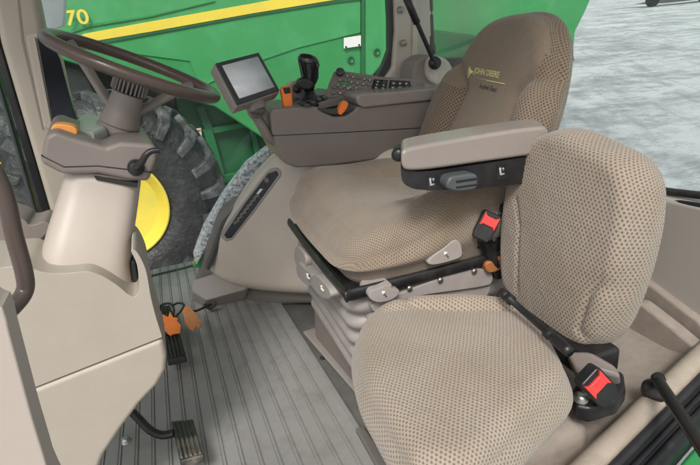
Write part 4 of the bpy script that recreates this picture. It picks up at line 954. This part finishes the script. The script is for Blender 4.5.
# lower dark shields and frame
slab('lower_shield', Yp([(176, 98), (300, 98), (340, 200), (290, 230), (190, 236), (186, 150)], YC+.30), (0, .1, 0), MT['greendark'], cb, .02)
for q in ([(203, 130), (212, 128), (226, 178), (217, 181)], [(212, 128), (268, 118), (270, 123), (214, 134)], [(216, 176), (290, 166), (291, 176), (218, 184)], [(248, 122), (254, 121), (264, 170), (258, 171)], [(196, 108), (204, 106), (214, 130), (206, 133)]):
    slab('shield_frame', Yp(q, YC+.22), (0, .07, 0), MT['greendark'] if q[0][0] in (196, 248) else mat('frame_green', (.016, .17, .055), .42, .1, 3), cb, .008)
slab('warning_decal', Yp([(191, 129.5), (201, 128), (202, 137), (192, 138.5)], YC+.21), (0, .01, 0), MT['white'], cb, .001)
slab('decal_stripe', Yp([(191.6, 130.8), (200.6, 129.5), (200.8, 131.3), (191.8, 132.6)], YC+.208), (0, .004, 0), MT['orange'], cb, 0)
slab('decal_mark', Yp([(194, 134), (198, 133.3), (199, 136), (195, 136.6)], YC+.208), (0, .004, 0), MT['gunk'], cb, 0)
slab('underbody', Yp([(-260, 0), (60, 52), (190, 92), (300, 110), (345, 75), (420, 40), (560, 62), (560, 90), (420, 130), (330, 210), (200, 260), (-260, 300)], YC+.6), (0, .5, 0), MT['gunk'], cb, .02)
slab('rear_chassis', Yp([(420, 28), (470, 34), (565, 52), (574, 56), (572, 72), (560, 74), (558, 68), (470, 58), (420, 60)], YC-.1), (0, .5, 0), MT['greendark'], cb, .02)
slab('tow_bracket', Yp([(548, 58), (574, 55), (575, 61), (570, 62), (571, 74), (560, 76), (557, 64), (548, 64)], YC-.16), (0, .08, 0), mat('bracket_green', (.02, .22, .10), .4, .1, 5), cb, .01)
slab('front_ladder', Yp([(62, 66), (82, 70), (90, 84), (96, 100), (66, 95)], YC+.1), (0, .05, 0), MT['gunk'], cb, .01)
# wheels
def wheel(label, c, Rt, Rr, w, grp):
    t = bpy.data.objects.new('wheel', None); COL.objects.link(t); t.location = Vector((c.x, c.y+w/2, c.z))-cb.location; t.parent = cb; t['label'] = label
    ax = Vector((0, 1, 0))
    prof = [(Rr, .04), (Rr+.03, .0), (Rr+.12*1, -.035), (Rt-.16, -.04), (Rt-.07, -.01), (Rt-.03, .05), (Rt-.02, w*.5), (Rt-.03, w-.05), (Rt-.12, w), (Rr, w-.03)]
    lathe('tyre', c, ax, prof, MT['tyre'], t, seg=64, cap=False)
    sp = []
    n = 22
    bm = bmesh.new()
    for i in range(n):
        a = 2*PI*i/n
        for side in (0, 1):
            aa = a + (PI/n if side else 0)
            # lug: from sidewall, over the shoulder, diagonal to the middle
            path = [(Rt-.17, -.075, 0), (Rt-.05, -.045, .02), (Rt+.018, .05, .05), (Rt+.03, w*.52, .17)]
            hw = [.028, .036, .038, .03]
            rows = []
            for (r_, yy, da), h_ in zip(path, hw):
                ya = yy if side == 0 else w-yy
                dd = lambda q: Vector((math.cos(q), 0, math.sin(q)))
                th = h_/r_
                dep = .05
                o_ = []
                for s_, rin in ((-1, 0), (1, 0), (1, 1), (-1, 1)):
                    q = aa+da+s_*th*(1.0 if not rin else 1.35)
                    yoff = (dep if rin else 0)*(1 if side == 0 else -1)*(1 if r_ < Rt-.02 else 0)
                    rr_ = r_ - (dep if (rin and r_ >= Rt-.02) else (.01 if rin else 0))
                    o_.append(bm.verts.new(c + dd(q)*rr_ + ax*(ya+yoff)))
                rows.append(o_)
            for A, B in zip(rows[:-1], rows[1:]):
                for k in range(4): bm.faces.new((A[k], A[(k+1) % 4], B[(k+1) % 4], B[k]))
            bm.faces.new(rows[0]); bm.faces.new(rows[-1])
    bmesh.ops.recalc_face_normals(bm, faces=bm.faces)
    me = bpy.data.meshes.new('tread_lugs'); bm.to_mesh(me); bm.free(); link('tread_lugs', me, MT['lug'], t, .008, 2)
    lathe('rim', c, ax, [(.001, .06), (.10, .06), (.14, .10), (Rr*.50, .15), (Rr*.74, .20), (Rr*.78, .16), (Rr*.83, .05), (Rr*.97, .015), (Rr, -.01), (Rr+.015, -.012), (Rr+.015, .05), (Rr, .06)], MT['yellow'], t, seg=64)
    for i in range(10): lathe('wheel_bolt', c+Vector((math.cos(i*PI/5)*Rr*.42, .10, math.sin(i*PI/5)*Rr*.5)), -ax, [(.014, 0), (.014, .02), (.001, .022)], MT['steel'], t, seg=6)
    return t
cw = PY(115, 211, 4.0)
wheel('big front tyre on a yellow rim seen behind the steering column', cw, .80*4.0/4.2*1.02, .355, .62, 'yellow rimmed harvester wheels')
cw2 = PY(0, 212, 4.15)
wheel('yellow rimmed tyre seen through the windscreen glass', cw2, .72, .33, .45, 'yellow rimmed harvester wheels')
# distant vehicle at the top right
dv_ = thing('parked_machine', 'dark parked machine with round wheels far across the yard', 'machine', PZ(665, 4, GZ))
gpt = PZ(652, 7, GZ)
rr0 = Vector((1, -.35, 0)).normalized()
box('machine_body', gpt+Vector((3.2, -1.1, 1.6)), (9, 2.5, 1.5), MT['gunk'], dv_, X=rr0, bevel=.1)
for k in range(2): lathe('machine_wheel', gpt+rr0*(k*5.0)+Vector((0, 0, .62)), Vector((.35, 1, 0)), [(.001, -.15), (.30, -.15), (.55, -.2), (.62, -.1), (.62, .2), (.001, .2)], MT['tyre'], dv_, seg=32)
# low bank; vehicle shade and bare ground put into its dark colour
rk = thing('shade_bank', 'low bank darkened for bare ground and vehicle shade at the far edge of the yard', 'bank', PZ(690, 10, GZ))
bm = bmesh.new(); rows = []
for i in range(40):
    x = i/39; row = []
    base = PZ(655, 4, GZ) + Vector((x*16, -x*5, 0))
    for j in range(8):
        t = j/7; row.append(bm.verts.new(base + Vector((.3, 1, 0))*(t*5) + Vector((0, 0, .8*math.sin(PI*t)*min(1, x*5)*(1+.4*random.uniform(-1, 1)) - .02))))
    rows.append(row)
for a, b in zip(rows[:-1], rows[1:]):
    for i in range(7): bm.faces.new((a[i], b[i], b[i+1], a[i+1]))
me = bpy.data.meshes.new('shade_strip'); bm.to_mesh(me); bm.free(); link('shade_strip', me, mat('bare_ground_shade', (.05, .05, .052), .9, .4, 3), rk)

# ------------------------------------------------------------------ unseen cab roof, added to shade the interior
rf = thing('unseen_cab_roof', 'unseen cab roof with pale headliner added to shade the seats', 'roof', (.2, 1.2, 1.55))
slab('headliner', [(-.55, .42, 1.56), (1.0, .42, 1.56), (1.0, 2.2, 1.56), (-.55, 2.3, 1.56)], (0, 0, .03), mat('headliner_cloth', (.38, .36, .33), .9, .05, 20), rf, .01)
slab('roof_shell', [(-.65, .35, 1.60), (1.1, .35, 1.60), (1.1, 2.35, 1.60), (-.65, 2.45, 1.60)], (0, 0, .12), MT['green'], rf, .03)
# ------------------------------------------------------------------ light
w = bpy.data.worlds.new('World'); S.world = w; w.use_nodes = True
n = w.node_tree.nodes; l = w.node_tree.links; bg = n['Background']; sky = n.new('ShaderNodeTexSky'); sky.sky_type = 'NISHITA'; sky.sun_disc = False
EL, AZ = 48, 205      # azimuth: light comes from behind-left of the camera
sky.sun_elevation = R(EL); sky.sun_rotation = R(AZ); sky.air_density = 1.6; sky.dust_density = 5; sky.ozone_density = .6
hs = n.new('ShaderNodeHueSaturation'); hs.inputs['Saturation'].default_value = .35
l.new(sky.outputs[0], hs.inputs['Color']); l.new(hs.outputs[0], bg.inputs[0]); bg.inputs[1].default_value = .10
sd = bpy.data.lights.new('sun', 'SUN'); sd.energy = 1.5; sd.angle = R(14); sd.color = (1, .97, .92)
so = bpy.data.objects.new('sun', sd); COL.objects.link(so)
dirv = Vector((math.sin(R(AZ))*math.cos(R(EL)), math.cos(R(AZ))*math.cos(R(EL)), math.sin(R(EL))))
so.rotation_euler = (-dirv).to_track_quat('-Z', 'Y').to_euler(); so.location = dirv*10
S.view_settings.view_transform = 'Standard'; S.view_settings.look = 'None'; S.view_settings.exposure = .6
S.cycles.max_bounces = 6; S.cycles.transparent_max_bounces = 12; S.cycles.use_denoising = True
